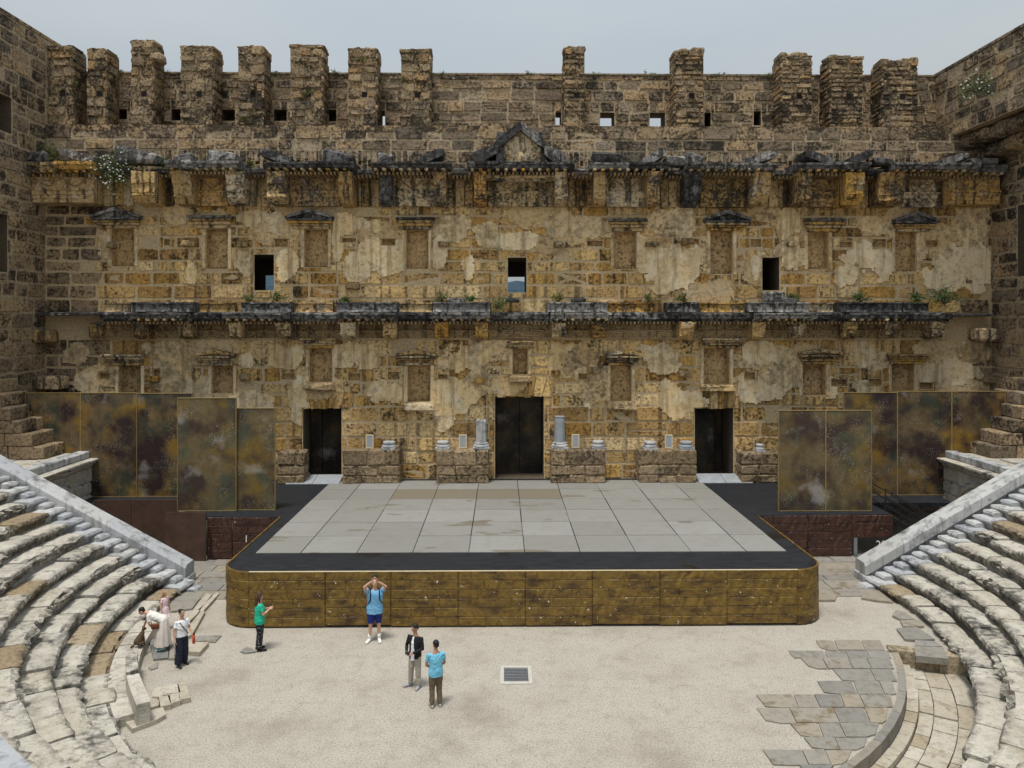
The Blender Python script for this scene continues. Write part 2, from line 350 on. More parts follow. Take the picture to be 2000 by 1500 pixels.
# ---------------------------------------------------------------- coursed masonry on a plane
class Frame:
    """a: along the wall, c: up, outward normal n; point = o + a*U + d*Nn, z=c"""
    def __init__(s, o, U, Nn): s.o, s.U, s.n = Vector(o), Vector(U), Vector(Nn)
    def p(s, a, d, c): q = s.o + s.U * a + s.n * d; return (q.x, q.y, c)
def sheet(fr, a0, a1, c0, c1, holes, d=0.0):
    """wall surface with rectangular holes; each hole is (a0,a1,c0,c1,depth[,through])"""
    A = sorted({a0, a1, *[min(max(h[i], a0), a1) for h in holes for i in (0, 1)]}); Z = sorted({c0, c1, *[min(max(h[i], c0), c1) for h in holes for i in (2, 3)]})
    b = MB(); vi = {}; vs = []; fs = []
    def V(a, c):
        if (a, c) not in vi: vi[(a, c)] = len(vs); vs.append(fr.p(a, d, c))
        return vi[(a, c)]
    for i in range(len(A) - 1):
        for k in range(len(Z) - 1):
            am, cm = (A[i] + A[i + 1]) / 2, (Z[k] + Z[k + 1]) / 2
            if any(h[0] < am < h[1] and h[2] < cm < h[3] for h in holes): continue
            fs.append((V(A[i], Z[k]), V(A[i + 1], Z[k]), V(A[i + 1], Z[k + 1]), V(A[i], Z[k + 1])))
    return b.add(vs, fs, .5)
def recess(fr, h, d0=0.0, splay=0.0):
    b = MB(); a0, a1, c0, c1, dep = h[:5]
    q = [fr.p(a, dd, c) for dd, s_ in ((d0, 0), (-dep, splay)) for a, c in ((a0 - s_, c0), (a1, c0), (a1, c1), (a0 - s_, c1))]
    fs = [(0, 1, 5, 4), (1, 2, 6, 5), (2, 3, 7, 6), (3, 0, 4, 7)]
    if len(h) < 6 or not h[5]: fs.append((4, 5, 6, 7))
    return b.add(q, fs, .4)
def subtract(r, holes, g=.02):
    out = [r]
    for h in holes:
        nx = []
        for (a0, a1, c0, c1) in out:
            x0, x1, y0, y1 = h[0] - g, h[1] + g, h[2] - g, h[3] + g
            if x1 <= a0 or x0 >= a1 or y1 <= c0 or y0 >= c1: nx.append((a0, a1, c0, c1)); continue
            if h[3] - h[2] < .5 and h[1] - h[0] < .9:      # small socket: the stones left and right of it keep their full height
                if x0 - a0 > .1: nx.append((a0, x0, c0, c1))
                if a1 - x1 > .1: nx.append((x1, a1, c0, c1))
                if y0 - c0 > .12: nx.append((max(a0, x0), min(a1, x1), c0, y0))
                if c1 - y1 > .12: nx.append((max(a0, x0), min(a1, x1), y1, c1))
                continue
            if x0 > a0: nx.append((a0, x0, c0, c1))
            if x1 < a1: nx.append((x1, a1, c0, c1))
            m0, m1 = max(a0, x0), min(a1, x1)
            if y0 > c0: nx.append((m0, m1, c0, y0))
            if y1 < c1: nx.append((m0, m1, y1, c1))
        out = nx
    return [r for r in out if r[1] - r[0] > .09 and r[3] - r[2] > .11]
def courses(a0, a1, c0, c1, hh, ll, holes, gap=.03, rg=random):
    out = []; c = c0
    while c < c1 - .12:
        h = rg.uniform(*hh)
        if c + h > c1 - .15: h = c1 - c
        a = a0 - rg.uniform(0, ll[0])
        while a < a1:
            l = rg.uniform(*ll)
            r = (max(a, a0) + gap / 2, min(a + l, a1) - gap / 2, c + gap / 2, c + h - gap / 2)
            if rg.random() < .03 and h > .5:
                m_ = c + h * rg.uniform(.4, .6)
                rs = [(r[0], r[1], r[2], m_ - gap / 2), (r[0], r[1], m_ + gap / 2, r[3])]
            else: rs = [r]
            for q in rs:
                if q[1] - q[0] > .1: out += subtract(q, holes)
            a += l
        c += h
    return out
def stone_geo(fr, r, proud, rg, wear=.03):
    """one ashlar: uneven outline, bevelled, slightly dished: 17 vertices"""
    a0, a1, c0, c1 = r; w_, h_ = a1 - a0, c1 - c0; e = min(w_, h_)
    k = min(wear, e * .12); bev = min(.03, e * .1); pr = proud * rg.uniform(.2, 1.6) - (proud * 1.2 if rg.random() < .06 else 0)
    pts = [(a0, c0), ((a0 + a1) / 2, c0), (a1, c0), (a1, (c0 + c1) / 2), (a1, c1), ((a0 + a1) / 2, c1), (a0, c1), (a0, (c0 + c1) / 2)]
    am, cm = (a0 + a1) / 2, (c0 + c1) / 2
    outer, inner = [], []
    for i, (a, c) in enumerate(pts):
        q = k * (1.5 if i % 2 == 0 else .8)
        ja, jc = rg.uniform(0, q) * (1 if a < am else -1 if a > am else 0), rg.uniform(0, q) * (1 if c < cm else -1 if c > cm else 0)
        oa, oc = a + ja, c + jc
        outer.append((oa, -.03, oc))
        inner.append((oa + (bev if a < am else -bev if a > am else 0), pr + rg.uniform(-.012, .012), oc + (bev if c < cm else -bev if c > cm else 0)))
    vs = [fr.p(*x) for x in outer] + [fr.p(*x) for x in inner] + [fr.p(am, pr + rg.uniform(-.02, .012), cm)]
    fs = [(i, (i + 1) % 8, 8 + (i + 1) % 8, 8 + i) for i in range(8)] + [(8 + i, 8 + (i + 1) % 8, 16) for i in range(8)]
    return vs, fs
def masonry(fr, rects, proud, parent, mat_of, limit=300, name='stone', rg=None, wear=.03, rest='small_stones'):
    rg = rg or random.Random(3)
    rects = sorted(rects, key=lambda r: -(r[1] - r[0]) * (r[3] - r[2]))
    pools = {}
    for i, r in enumerate(rects):
        vs, fs = stone_geo(fr, r, proud, rg, wear); mt = mat_of(r)
        if i < limit: MB().add(vs, fs, rg.random()).build(name, mt, parent)
        else: pools.setdefault(mt, MB()).add(vs, fs, rg.random())
    for mt, b in pools.items(): b.build(rest, mt, parent, kind='stuff')

def blob(cx, cz, w_, h_, seed, n=30, rough=.38):
    out = []
    for i in range(n):
        t_ = 2 * math.pi * i / n
        k = 1 + rough * 1.6 * noise.noise((math.cos(t_) * 1.3 + seed * 7.1, math.sin(t_) * 1.3, seed * 3.3)) + rough * .7 * noise.noise((math.cos(t_) * 4 + seed, math.sin(t_) * 4, seed * 1.7))
        e = (abs(math.cos(t_)) ** 3 + abs(math.sin(t_)) ** 3) ** (-1 / 3)
        out.append((cx + math.cos(t_) * e * k * w_ / 2, cz + math.sin(t_) * e * k * h_ / 2))
    return out

# ================================================================ ground, hills
CX, CY = 0.7, 22.5                      # centre of the orchestra circle
DECK = 1.55
g = MB().box((-600, -200, -.6), (600, 900, -.5), .5).build('ground', 'earth'); g['kind'] = 'structure'
def disc(name, r, z0, z1, mat, x=CX, y=CY, n=96):
    o = MB().prism([(x + r * math.cos(2 * math.pi * i / n), y + r * math.sin(2 * math.pi * i / n)) for i in range(n)], z0, z1, .5, 'z').build(name, mat)
    o['kind'] = 'structure'; return o
b = MB(); n = 360
pts = []
for i in range(n + 1):                   # gravel floor: full circle, bitten back where the sunken walk runs on the right
    th = 2 * math.pi * i / n
    d_ = math.degrees(th); d_ = d_ - 360 if d_ > 180 else d_
    r_ = 9.95 if -75 < d_ < -16.0 else 14.0
    pts.append((CX + r_ * math.cos(th), CY + r_ * math.sin(th)))
b.prism(pts[:-1], -.45, 0, .5, 'z'); o = b.build('gravel_orchestra', 'gravel'); o['kind'] = 'structure'
b = MB(); hs = []
for i in range(61):
    for k in range(9):
        x = -1900 + i * 63; y = 2300 + k * 160
        z = (math.sin(k / 8 * math.pi)) * (150 + 40 * noise.noise((x * .0012, k * .2, 3)) + 12 * noise.noise((x * .01, k, 9)) + (60 if x < -450 else 0)) - 10
        hs.append((x, y, z))
b.add(hs, [(i * 9 + k, (i + 1) * 9 + k, (i + 1) * 9 + k + 1, i * 9 + k + 1) for i in range(60) for k in range(8)], .5)
o = b.build('hill', 'hill', smooth=True); o['kind'] = 'structure'

# ================================================================ the stage building's back wall
W = 34.0
fr = Frame((0, W, 0), (1, 0, 0), (0, -1, 0))
def rc(u0, v0, u1, v1, Y=W):
    p, q = at(u0, v1, Y), at(u1, v0, Y); return (p.x, q.x, p.z, q.z)
XL, XR = -20.2, 22.0
wall = thing('stage_building', (0.8, W, 0), 'tall golden stone stage wall with two carved cornices, niches, doorways and roof piers', 'building')
niches = [  # u0,u1,v0,v1 of the recess; pediment u0,u1,vtop,vbottom; triangular?; sill
    (218, 262, 447, 520, 186, 280, 410, 1, 0), (403, 445, 447, 525, 372, 458, 424, 0, 0), (595, 640, 448, 522, 563, 653, 412, 1, 0), (794, 836, 449, 525, 775, 851, 427, 0, 0),
    (1200, 1242, 452, 525, 1187, 1262, 429, 0, 0), (1388, 1430, 450, 535, 1373, 1460, 413, 1, 0), (1578, 1617, 452, 525, 1567, 1646, 428, 0, 0), (1748, 1788, 452, 530, 1740, 1823, 415, 1, 0),
    (233, 275, 713, 768, 205, 288, 691, 0, 0), (415, 455, 713, 768, 384, 465, 684, 1, 0), (605, 648, 680, 746, 590, 660, 660, 0, 1), (797, 840, 713, 785, 775, 852, 684, 1, 1),
    (1002, 1030, 681, 731, 990, 1042, 666, 0, 1), (1193, 1233, 713, 784, 1180, 1250, 684, 1, 1), (1375, 1424, 680, 750, 1367, 1448, 660, 0, 1), (1568, 1612, 711, 772, 1557, 1640, 682, 1, 0), (1742, 1785, 711, 764, 1728, 1810, 692, 0, 0)]
doors = [(592, 797, 667, 940), (967, 774, 1062, 940), (1357, 797, 1432, 940)]
wins = [(497, 497, 535, 567), (992, 503, 1028, 571), (1489, 503, 1522, 567)]
sock = [(537, 467, 562, 482), (320, 467, 332, 479), (668, 465, 695, 473), (746, 467, 771, 479), (1147, 470, 1177, 481), (1466, 467, 1487, 482), (1640, 472, 1664, 483), (1704, 467, 1730, 483), (1809, 470, 1832, 482), (1930, 465, 1945, 480),
        (194, 729, 214, 740), (550, 729, 576, 741), (680, 729, 704, 743), (758, 726, 780, 741), (856, 731, 874, 740), (1454, 727, 1475, 741), (1624, 741, 1655, 754), (1697, 740, 1722, 754), (1797, 748, 1822, 760), (1130, 730, 1146, 741), (300, 722, 312, 738)]
rgp = random.Random(11); putlog = []
for a, e, sp in ((262, 470, 17), (482, 790, 14.5), (1112, 1185, 15), (1300, 1475, 15), (1540, 1640, 17), (1655, 1800, 14)):
    u = a
    while u < e:
        wv = rgp.uniform(6, 9); putlog.append((u, 313 + rgp.uniform(-2, 2), u + wv, 313 + rgp.uniform(8, 14))); u += sp * rgp.uniform(.85, 1.6)
holes = []
for u0, u1, v0, v1, *_ in niches: holes.append((*rc(u0, v0, u1, v1), .45))
for d in doors:
    a0, a1, c0, c1 = rc(*d); holes.append((a0, a1, DECK, c1, 2.2))
for d in wins: holes.append((*rc(*d), 3.0, True))
for d in sock: holes.append((*rc(*d), .26))
for d in putlog: holes.append((*rc(*d), .3))
ZA0, ZA1, ZB0, ZB1, ZC0, ZC1 = DECK, wz(662), wz(612), wz(402), wz(338), wz(246)
sheet(fr, XL, XR, 1.2, wz(338), [h for h in holes]).build('mortar_bed', 'mortar', wall)
sheet(fr, XL, XR, wz(338), ZC1, [h for h in holes]).build('mortar_bed', 'mortar_dark', wall)
for i, h in enumerate(holes):
    k = len(niches)
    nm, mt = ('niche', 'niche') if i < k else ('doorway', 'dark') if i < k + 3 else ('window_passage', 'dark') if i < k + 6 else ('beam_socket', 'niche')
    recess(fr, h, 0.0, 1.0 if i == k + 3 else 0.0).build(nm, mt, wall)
# far ends of the three upper passages: outer wall with its own small opening
for (u0, v0, u1, v1), ow in zip(wins, ((519, 538, 540, 580), (985, 541, 1040, 585), None)):
    a0, a1, c0, c1 = rc(u0, v0, u1, v1)
    f2 = Frame((0, W + 3.0, 0), (1, 0, 0), (0, -1, 0))
    hl = [] if ow is None else [tuple(rc(*ow, Y=W + 3.0))]
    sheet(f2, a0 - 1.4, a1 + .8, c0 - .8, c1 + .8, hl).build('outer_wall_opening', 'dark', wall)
excl = holes + [(-30, 30, ZA1, ZB0, 0), (-30, 30, ZB1, ZC0, 0)]
arch = []
for (u0, v0, u1, v1) in doors:
    a0, a1, c0, c1 = rc(u0, v0, u1, v1); arch.append((a0 - .35, a1 + .35, c1, c1 + .95, 0))
rg1 = random.Random(5)
rects = courses(XL, XR, ZA0, ZA1, (.5, .78), (.7, 2.0), excl + arch, .034, rg1) + courses(XL, XR, ZB0, ZB1, (.45, .7), (.65, 1.8), excl, .034, rg1) + courses(XL, XR, ZC0, ZC1, (.4, .72), (.6, 2.0), excl, .022, rg1)
def wall_mat(r):
    c = (r[2] + r[3]) / 2; a = (r[0] + r[1]) / 2
    if c > ZC0 - .1: return 'attic'
    if a < XL + 2.2 or a > XR - 1.2: return 'side'
    return 'wall'
masonry(fr, rects, .035, wall, wall_mat, 235, rg=rg1, wear=.035)
# flat arches over the doors: fanned voussoirs
for (u0, v0, u1, v1) in doors:
    a0, a1, c0, c1 = rc(u0, v0, u1, v1); n = 7; l0, l1 = a0 - .32, a1 + .32; am = (a0 + a1) / 2
    for i in range(n):
        t0, t1 = i / n, (i + 1) / n
        B0, B1 = l0 + (l1 - l0) * t0, l0 + (l1 - l0) * t1
        T0, T1 = am + (B0 - am) * 1.22, am + (B1 - am) * 1.22
        zt = c1 + .93 - .25 * abs(2 * (t0 + t1) / 2 - 1) ** 2
        MB().prism([(B0 + .02, c1 + random.uniform(-.05, .04)), (B1 - .02, c1 + random.uniform(-.05, .04)), (T1 - .02, zt), (T0 + .02, zt)], W - .06, W + .05).build('voussoir', 'wall', wall)
# plaster remnants
patches = [(745, 505, 120, 70), (700, 520, 40, 50), (1305, 525, 110, 85), (1250, 490, 40, 60), (1690, 515, 95, 70), (1655, 545, 40, 40), (1870, 520, 130, 120), (1835, 470, 50, 70), (560, 520, 36, 60), (205, 480, 22, 60), (660, 470, 24, 90), (860, 490, 26, 60), (480, 500, 34, 60), (1480, 520, 30, 70), (1550, 500, 60, 60),
           (540, 435, 110, 40), (700, 440, 80, 34), (880, 450, 70, 50), (960, 460, 60, 50), (1010, 470, 80, 30), (1090, 440, 70, 44), (1150, 440, 60, 40), (1330, 440, 50, 60), (1540, 440, 40, 50), (1700, 440, 50, 30), (1900, 440, 60, 60), (915, 520, 24, 40), (375, 530, 20, 40),
           (165, 745, 50, 40), (330, 720, 70, 90), (390, 755, 100, 40), (250, 755, 40, 40), (490, 790, 80, 44), (585, 790, 34, 90), (755, 765, 60, 40), (870, 770, 110, 60), (865, 815, 36, 46), (935, 755, 50, 60), (1150, 780, 30, 50), (1330, 790, 84, 70), (1500, 755, 110, 50), (1540, 735, 70, 40), (1690, 760, 60, 50), (1770, 745, 40, 60), (1850, 725, 110, 60), (1620, 760, 30, 40),
           (700, 690, 110, 50), (910, 700, 100, 60), (1110, 700, 90, 60), (560, 700, 60, 60), (1290, 700, 80, 50), (470, 700, 60, 36), (1480, 690, 70, 40), (330, 680, 90, 30), (1690, 690, 60, 50), (150, 690, 50, 40), (1900, 680, 50, 50), (1160, 730, 60, 30)]
pk = random.Random(2); NP = len(patches)
for k in range(46):
    u = pk.uniform(130, 1920); v = pk.choice((pk.uniform(412, 480), pk.uniform(412, 570), pk.uniform(668, 760), pk.uniform(668, 800)))
    patches.append((u, v, pk.uniform(50, 130), pk.uniform(26, 60)))
for i, (u, v, pw, ph) in enumerate(patches):
    c_ = at(u, v, W); kk = W / F
    hw_, hh_ = pw * kk / 2 * 1.25, ph * kk / 2 * 1.25; cs_ = .075; dp = (.068 if i < NP else .057) + .004 * (i % 6)
    if any(h[0] - .05 < c_.x < h[1] + .05 and h[2] < c_.z < h[3] for h in holes): continue
    near = [h for h in holes if h[0] < c_.x + hw_ * 1.4 and h[1] > c_.x - hw_ * 1.4 and h[2] < c_.z + hh_ * 1.4 and h[3] > c_.z - hh_ * 1.4]
    def keep(ia, ic):
        a_, cc = c_.x + ia * cs_, c_.z + ic * cs_
        e_ = 1 - ((abs(ia * cs_) / hw_) ** 2.4 + (abs(ic * cs_) / hh_) ** 2.4)
        f_ = e_ + .95 * noise.noise((a_ * .9, i * 5.3, cc * .9)) + .5 * noise.noise((a_ * 2.6, i * 3.1, cc * 2.6)) + .2 * noise.noise((a_ * 8, i, cc * 8))
        return f_ > .28 and not any(h[0] - .06 < a_ < h[1] + .06 and h[2] - .06 < cc < h[3] + .06 for h in near) and not (ZA1 - .05 < cc < ZB0 + .05) and cc < ZB1 and XL + .1 < a_ < XR - .1
    na, nc = int(hw_ * 1.25 / cs_), int(hh_ * 1.25 / cs_)
    K = {(ia, ic) for ia in range(-na, na + 1) for ic in range(-nc, nc + 1) if keep(ia, ic)}
    K = {k for k in K if sum((k[0] + x, k[1] + y) in K for x, y in ((1, 0), (-1, 0), (0, 1), (0, -1))) >= 2}
    if len(K) < 12: continue
    vi, vs_, fs_ = {}, [], []
    def V(ia, ic, lvl):
        if (ia, ic, lvl) not in vi:
            vi[(ia, ic, lvl)] = len(vs_); jx, jz = noise.noise((ia * .7, ic * .7, i)) * .04, noise.noise((ic * .7, ia * .7, i + 9)) * .04
            vs_.append((c_.x + (ia - .5) * cs_ + jx, W - (dp if lvl else -.02) + (noise.noise((ia * .15, ic * .15, i)) * .012 if lvl else 0), c_.z + (ic - .5) * cs_ + jz))
        return vi[(ia, ic, lvl)]
    for ia, ic in K:
        fs_.append((V(ia, ic, 1), V(ia + 1, ic, 1), V(ia + 1, ic + 1, 1), V(ia, ic + 1, 1)))
        for (dx_, dz_), (p_, q_) in (((1, 0), ((1, 0), (1, 1))), ((-1, 0), ((0, 1), (0, 0))), ((0, 1), ((1, 1), (0, 1))), ((0, -1), ((0, 0), (1, 0)))):
            if (ia + dx_, ic + dz_) not in K:
                fs_.append((V(ia + p_[0], ic + p_[1], 1), V(ia + p_[0], ic + p_[1], 0), V(ia + q_[0], ic + q_[1], 0), V(ia + q_[0], ic + q_[1], 1)))
    MB().add(vs_, fs_, pk.random()).build('plaster_patch', 'plaster' if i < NP else 'plaster_thin', wall)

# niche frames: cornice or pediment above, sill below
for u0, u1, v0, v1, p0, p1, vt, tri, sill in niches:
    zb = wz(v0); zt = wz(vt); x0, x1 = wx(p0, W), wx(p1, W); xm = (x0 + x1) / 2; hw = (x1 - x0) / 2
    up = v0 < 600
    e = part_empty('aedicule_head', (xm, W, zb), wall)
    hc = .42 if tri else zt - zb
    for k, (f0, f1, ins, pr) in enumerate(((0, .3, .22, .16), (.3, .55, .12, .26), (.55, .8, .06, .36), (.8, 1, 0, .46))):
        mt = 'marble_dark' if (up and k == 3) else 'marble_ochre'
        MB().rock((x0 + ins * hw, W - pr, zb + hc * f0), (x1 - ins * hw, W + .02, zb + hc * f1 - .004), .012, .02).build('moulding', mt, e)
    if tri:
        z_ = zb + hc
        MB().prism([(x0 + .12, z_), (x1 - .12, z_), (xm, zt - .1)], W - .30, W + .02).build('tympanum', 'marble_dark' if up else 'frieze', e)
        for s_ in (-1, 1):
            MB().prism([(xm + s_ * hw * 1.02, z_), (xm + s_ * hw * 1.02, z_ + .1), (xm, zt + .04), (xm, zt - .12)], W - .48, W + .01).build('raking_cornice', 'marble_dark' if up else 'marble_ochre', e)
    if sill:
        zc = wz(v1); ww = .18
        MB().rock((wx(u0, W) - ww, W - .34, zc - .36), (wx(u1, W) + ww, W + .02, zc - .02), .05, .09).build('niche_sill', 'marble_ochre' if u0 in (797, 1375) else 'frieze', wall)
    for xa in (wx(u0, W) - .17, wx(u1, W) + .03):
        MB().rock((xa, W - .085, wz(v1) - .02), (xa + .14, W + .02, zb - .01), .008, .02).build('niche_jamb', 'plaster', wall)
    # blocking stones inside the recess
    a0, a1, c0, c1 = rc(u0, v0, u1, v1)
    f3 = Frame((0, W + .45, 0), (1, 0, 0), (0, -1, 0))
    for r in courses(a0 + .02, a1 - .02, c0, c1, (.5, .75), (.5, 1.1), [], .04, rg1):
        vs_, fs_ = stone_geo(f3, r, .03, rg1); MB().add(vs_, fs_).build('stone', 'niche', wall)
# little projecting corbels
for u, v in ((225, 480), (370, 476), (475, 478), (866, 478), (1095, 478), (1270, 478), (1340, 472), (1545, 478), (480, 735), (935, 742), (1085, 728), (1335, 730), (1160, 722), (305, 740), (690, 560), (1930, 742)):
    c_ = at(u, v, W); s_ = random.uniform(.2, .32)
    MB().rock((c_.x - s_, W - .3, c_.z - .13), (c_.x + s_, W + .02, c_.z + .13), .03, .05).build('corbel', 'marble_ochre' if random.random() < .5 else 'frieze', wall)
for u, v, l in ((85, 655, 0.9), (100, 745, 1.1), (1918, 652, .8)):
    c_ = at(u, v, 33.6)
    MB().rock((c_.x - l / 2, 33.0, c_.z - .3), (c_.x + l / 2, W + .02, c_.z + .25), .04, .06).build('corbel', 'marble_ochre', wall)

# ---------------------------------------------------------------- entablatures
def ext_x(poly, x0, x1, jit=.0):
    n = len(poly); m_ = max(2, min(7, int(abs(x1 - x0) / .28) + 2)); vs_ = []
    for q in range(m_):
        x = x0 + (x1 - x0) * q / (m_ - 1)
        for y, z in poly: vs_.append((x + random.uniform(-jit, jit) * .5, y + (random.uniform(-jit, jit) if y < W else 0), z + random.uniform(-jit, jit)))
    fs_ = [tuple(range(n)), tuple(range(n * (m_ - 1), n * m_))[::-1]]
    for q in range(m_ - 1): fs_ += [(q * n + k, q * n + (k + 1) % n, (q + 1) * n + (k + 1) % n, (q + 1) * n + k) for k in range(n)]
    return MB().add(vs_, fs_)
def bracket(e, u0, u1, z0, z1, d, mat):
    x0, x1 = wx(u0, W - d * .8), wx(u1, W - d * .8)
    h = z1 - z0; cut = random.uniform(.78, 1.0)
    poly = [(W + .02, z0), (W - d * .75 * cut, z0 + random.uniform(0, .06)), (W - d * cut, z0 + h * random.uniform(.15, .3)), (W - d * cut * .97, z0 + h * .3), (W - d * cut, z0 + h * .33), (W - d * 1.0 * cut, z0 + h * .58), (W - d * 1.06 * cut, z0 + h * .62), (W - d * 1.02, z1), (W + .02, z1)]
    ext_x(poly, x0, x1, .03).rough(.06, 2.2).build('bracket', mat, e)
def panel(e, x0, x1, z0, z1, d, mat='marble_ochre', relief=True):
    h = z1 - z0
    poly = [(W + .02, z0), (W - d, z0), (W - d, z0 + h * .14), (W - d - .04, z0 + h * .15), (W - d - .04, z0 + h * .29), (W - d - .08, z0 + h * .30), (W - d - .08, z0 + h * .43), (W - d - .14, z0 + h * .46), (W - d - .14, z0 + h * .51), (W - d - .02, z0 + h * .53), (W - d - .02, z1), (W + .02, z1)]
    ext_x(poly, x0, x1, .006).build('architrave_panel', mat, e)
    if relief:
        b = MB(); zc = z0 + h * .76; am = h * .14; L = x1 - x0; n = max(6, int(L / .12)); yy = W - d - .03
        b.tube([(x0 + .05 + (L - .1) * i / n, yy, zc + am * math.sin(i / n * L * 5.2)) for i in range(n + 1)], .035, 5)
        k = max(2, int(L / .6))
        for i in range(k):
            xc = x0 + L * (i + .5) / k
            b.tube([(xc + .1 * math.cos(q), yy - .01, zc + (.1 if i % 2 else -.02) + .1 * math.sin(q)) for q in [j * math.pi / 4 for j in range(8)]], .03, 5)
            b.rock((xc - .05, yy - .07, zc - .05), (xc + .05, yy + .03, zc + .05), .01, .02)
        b.build('carved_scroll', 'frieze', e)
def cornice(e, x0, x1, z0, z1, d, mat, dent=True):
    h = z1 - z0
    if d > 1.1:
        b = MB(); x = x0 + .14
        while x < x1 - .2:
            b.rock((x, W - d * .9, z0 + h * .16), (x + .15, W - d * .6, z0 + h * .4), .01, .03); x += .36
        b.build('modillion_row', 'marble_ochre', e)
    n = max(1, int((x1 - x0) / 1.5))
    for i in range(n):
        a, c_ = x0 + (x1 - x0) * i / n + .008, x0 + (x1 - x0) * (i + 1) / n - .008
        dd = d * random.uniform(.9, 1.04)
        poly = [(W + .02, z0), (W - dd * .62, z0 + .02), (W - dd * .66, z0 + h * .3), (W - dd * .93, z0 + h * .38), (W - dd * .95, z0 + h * .62), (W - dd, z0 + h * .75), (W - dd, z1 - random.uniform(0, .05)), (W + .02, z1 + .02)]
        ext_x(poly, a, c_, .014).rough(.03, 1.4).build('cornice_block', mat, e)
    if dent:
        b = MB(); x = x0 + .05
        while x < x1 - .1:
            b.box((x, W - d * .74, z0 - .07), (x + .085, W - .1, z0 + .05)); x += .17
        b.build('dentil_row', 'marble_ochre' if mat != 'marble_dark' else 'frieze', e)
up = part_empty('upper_entablature', (0.8, W, wz(405)), wall)
z0, z1 = wz(405), wz(352); zc1 = wz(337)
UB = [(262, 308), (340, 375), (445, 480), (525, 560), (663, 688), (742, 765), (848, 871), (926, 950), (1084, 1107), (1159, 1184), (1264, 1289), (1338, 1368), (1470, 1501), (1555, 1580), (1646, 1681), (1716, 1762)]
pav = [(375, 445), (560, 663), (765, 848), (950, 1084), (1184, 1264), (1368, 1470), (1580, 1646), (1762, 1856)]
gaps = [(182, 262), (308, 340), (480, 525), (688, 742), (871, 926), (1107, 1159), (1289, 1338), (1501, 1555), (1681, 1716)]
for i, (u0, u1) in enumerate(UB): bracket(up, u0, u1, z0 - .02, z1 + .12, random.uniform(1.15, 1.45), 'marble_dark' if i in (5, 11) else 'marble_ochre')
for u0, u1 in pav:
    panel(up, wx(u0, W - .3), wx(u1, W - .3), z0, z1 + .05, .32)
    cornice(up, wx(u0 - 36, W - .8), wx(u1 + 36, W - .8), z1 + .06, zc1 + .16, 1.75, 'marble_dark')
for u0, u1 in gaps:
    a, c_ = wx(u0, W - .1), wx(u1, W - .1); k = max(2, round((c_ - a) / .42))
    for i in range(k): MB().rock((a + (c_ - a) * i / k + .012, W - random.uniform(.1, .2), z0), (a + (c_ - a) * (i + 1) / k - .012, W + .02, z1 + .05), .012, .025).build('wall_slab', 'marble_ochre', up)
    cornice(up, wx(u0 - 4, W - .4), wx(u1 + 4, W - .4), z1 + .03, zc1 - .02, 1.05, 'marble_dark')
for u0, u1 in ((52, 184), (1853, 1952)):     # long end blocks
    panel(up, wx(u0, W - 1.0), wx(u1, W - 1.0), z0 + .03, z1 - .05, 1.0)
    cornice(up, wx(u0 - 8, W - 1.2), wx(u1 + 6, W - 1.2), z1 - .04, zc1 + .12, 1.6, 'marble_ochre' if u0 < 100 else 'marble_dark')
# fragments of broken pediments lying on the cornice: (u0,u1,height px, slanted peak side)
for u0, u1, hp, pk_ in ((50, 92, 26, 0), (122, 190, 30, -1), (230, 308, 34, 2), (338, 378, 22, 0), (408, 464, 28, 0), (508, 572, 34, -1), (630, 690, 30, 2), (738, 768, 22, 0), (820, 868, 34, 1), (1158, 1212, 26, 0), (1253, 1300, 36, 1), (1298, 1338, 20, 0), (1340, 1372, 26, 0), (1452, 1516, 32, 1), (1568, 1622, 32, -1), (1650, 1700, 34, 1), (1706, 1740, 16, 0), (1835, 1885, 28, 1), (1890, 1945, 16, 0)):
    Yf = W - 1.0; x0, x1 = wx(u0, Yf), wx(u1, Yf); zb = zc1 + .16; hh = hp * .78 * Yf / F
    if pk_ in (1, -1):
        L_ = x1 - x0; q_ = [(0, -.02), (.3, -.02), (.55, .12), (.95, .55 * hh), (1, hh), (.72, hh * 1.02), (0, .22)]
        poly = [((x0 + L_ * a_) if pk_ == 1 else (x1 - L_ * a_), zb + c_) for a_, c_ in q_]
        b = MB().prism(poly, Yf - .32, Yf + .75).rough(.025, 1.6)
    else:
        b = MB().rock((x0, Yf - .3, zb - .02), (x1, Yf + .6, zb + hh), .05, .09, top_tilt=-.14 if pk_ == 2 else rgp.uniform(-.1, .1)).rough(.03, 1.9)
    b.build('pediment_fragment', 'marble_dark', up)
lo = part_empty('lower_entablature', (0.8, W, wz(660)), wall)
z0, z1 = wz(660), wz(632); zc1 = wz(611); zp = wz(591)
LB = [(266, 287), (352, 376), (450, 472), (541, 567), (667, 695), (750, 774), (850, 876), (928, 953), (1079, 1105), (1157, 1184), (1328, 1354), (1471, 1492), (1547, 1573), (1650, 1672), (1727, 1751), (1821, 1844)]
for i, (u0, u1) in enumerate(LB): bracket(lo, u0, u1, z0 - .03, z1 + .06, random.uniform(1.0, 1.3), 'marble_ochre')
edges = [175] + [x for p_ in LB for x in p_] + [1850]
for i in range(0, len(edges) - 1, 2):
    u0, u1 = edges[i], edges[i + 1]
    if u1 - u0 > 20: panel(lo, wx(u0, W - .25), wx(u1, W - .25), z0, z1 + .04, .22 if (u1 - u0) > 84 else .1, 'frieze', (u1 - u0) > 60)
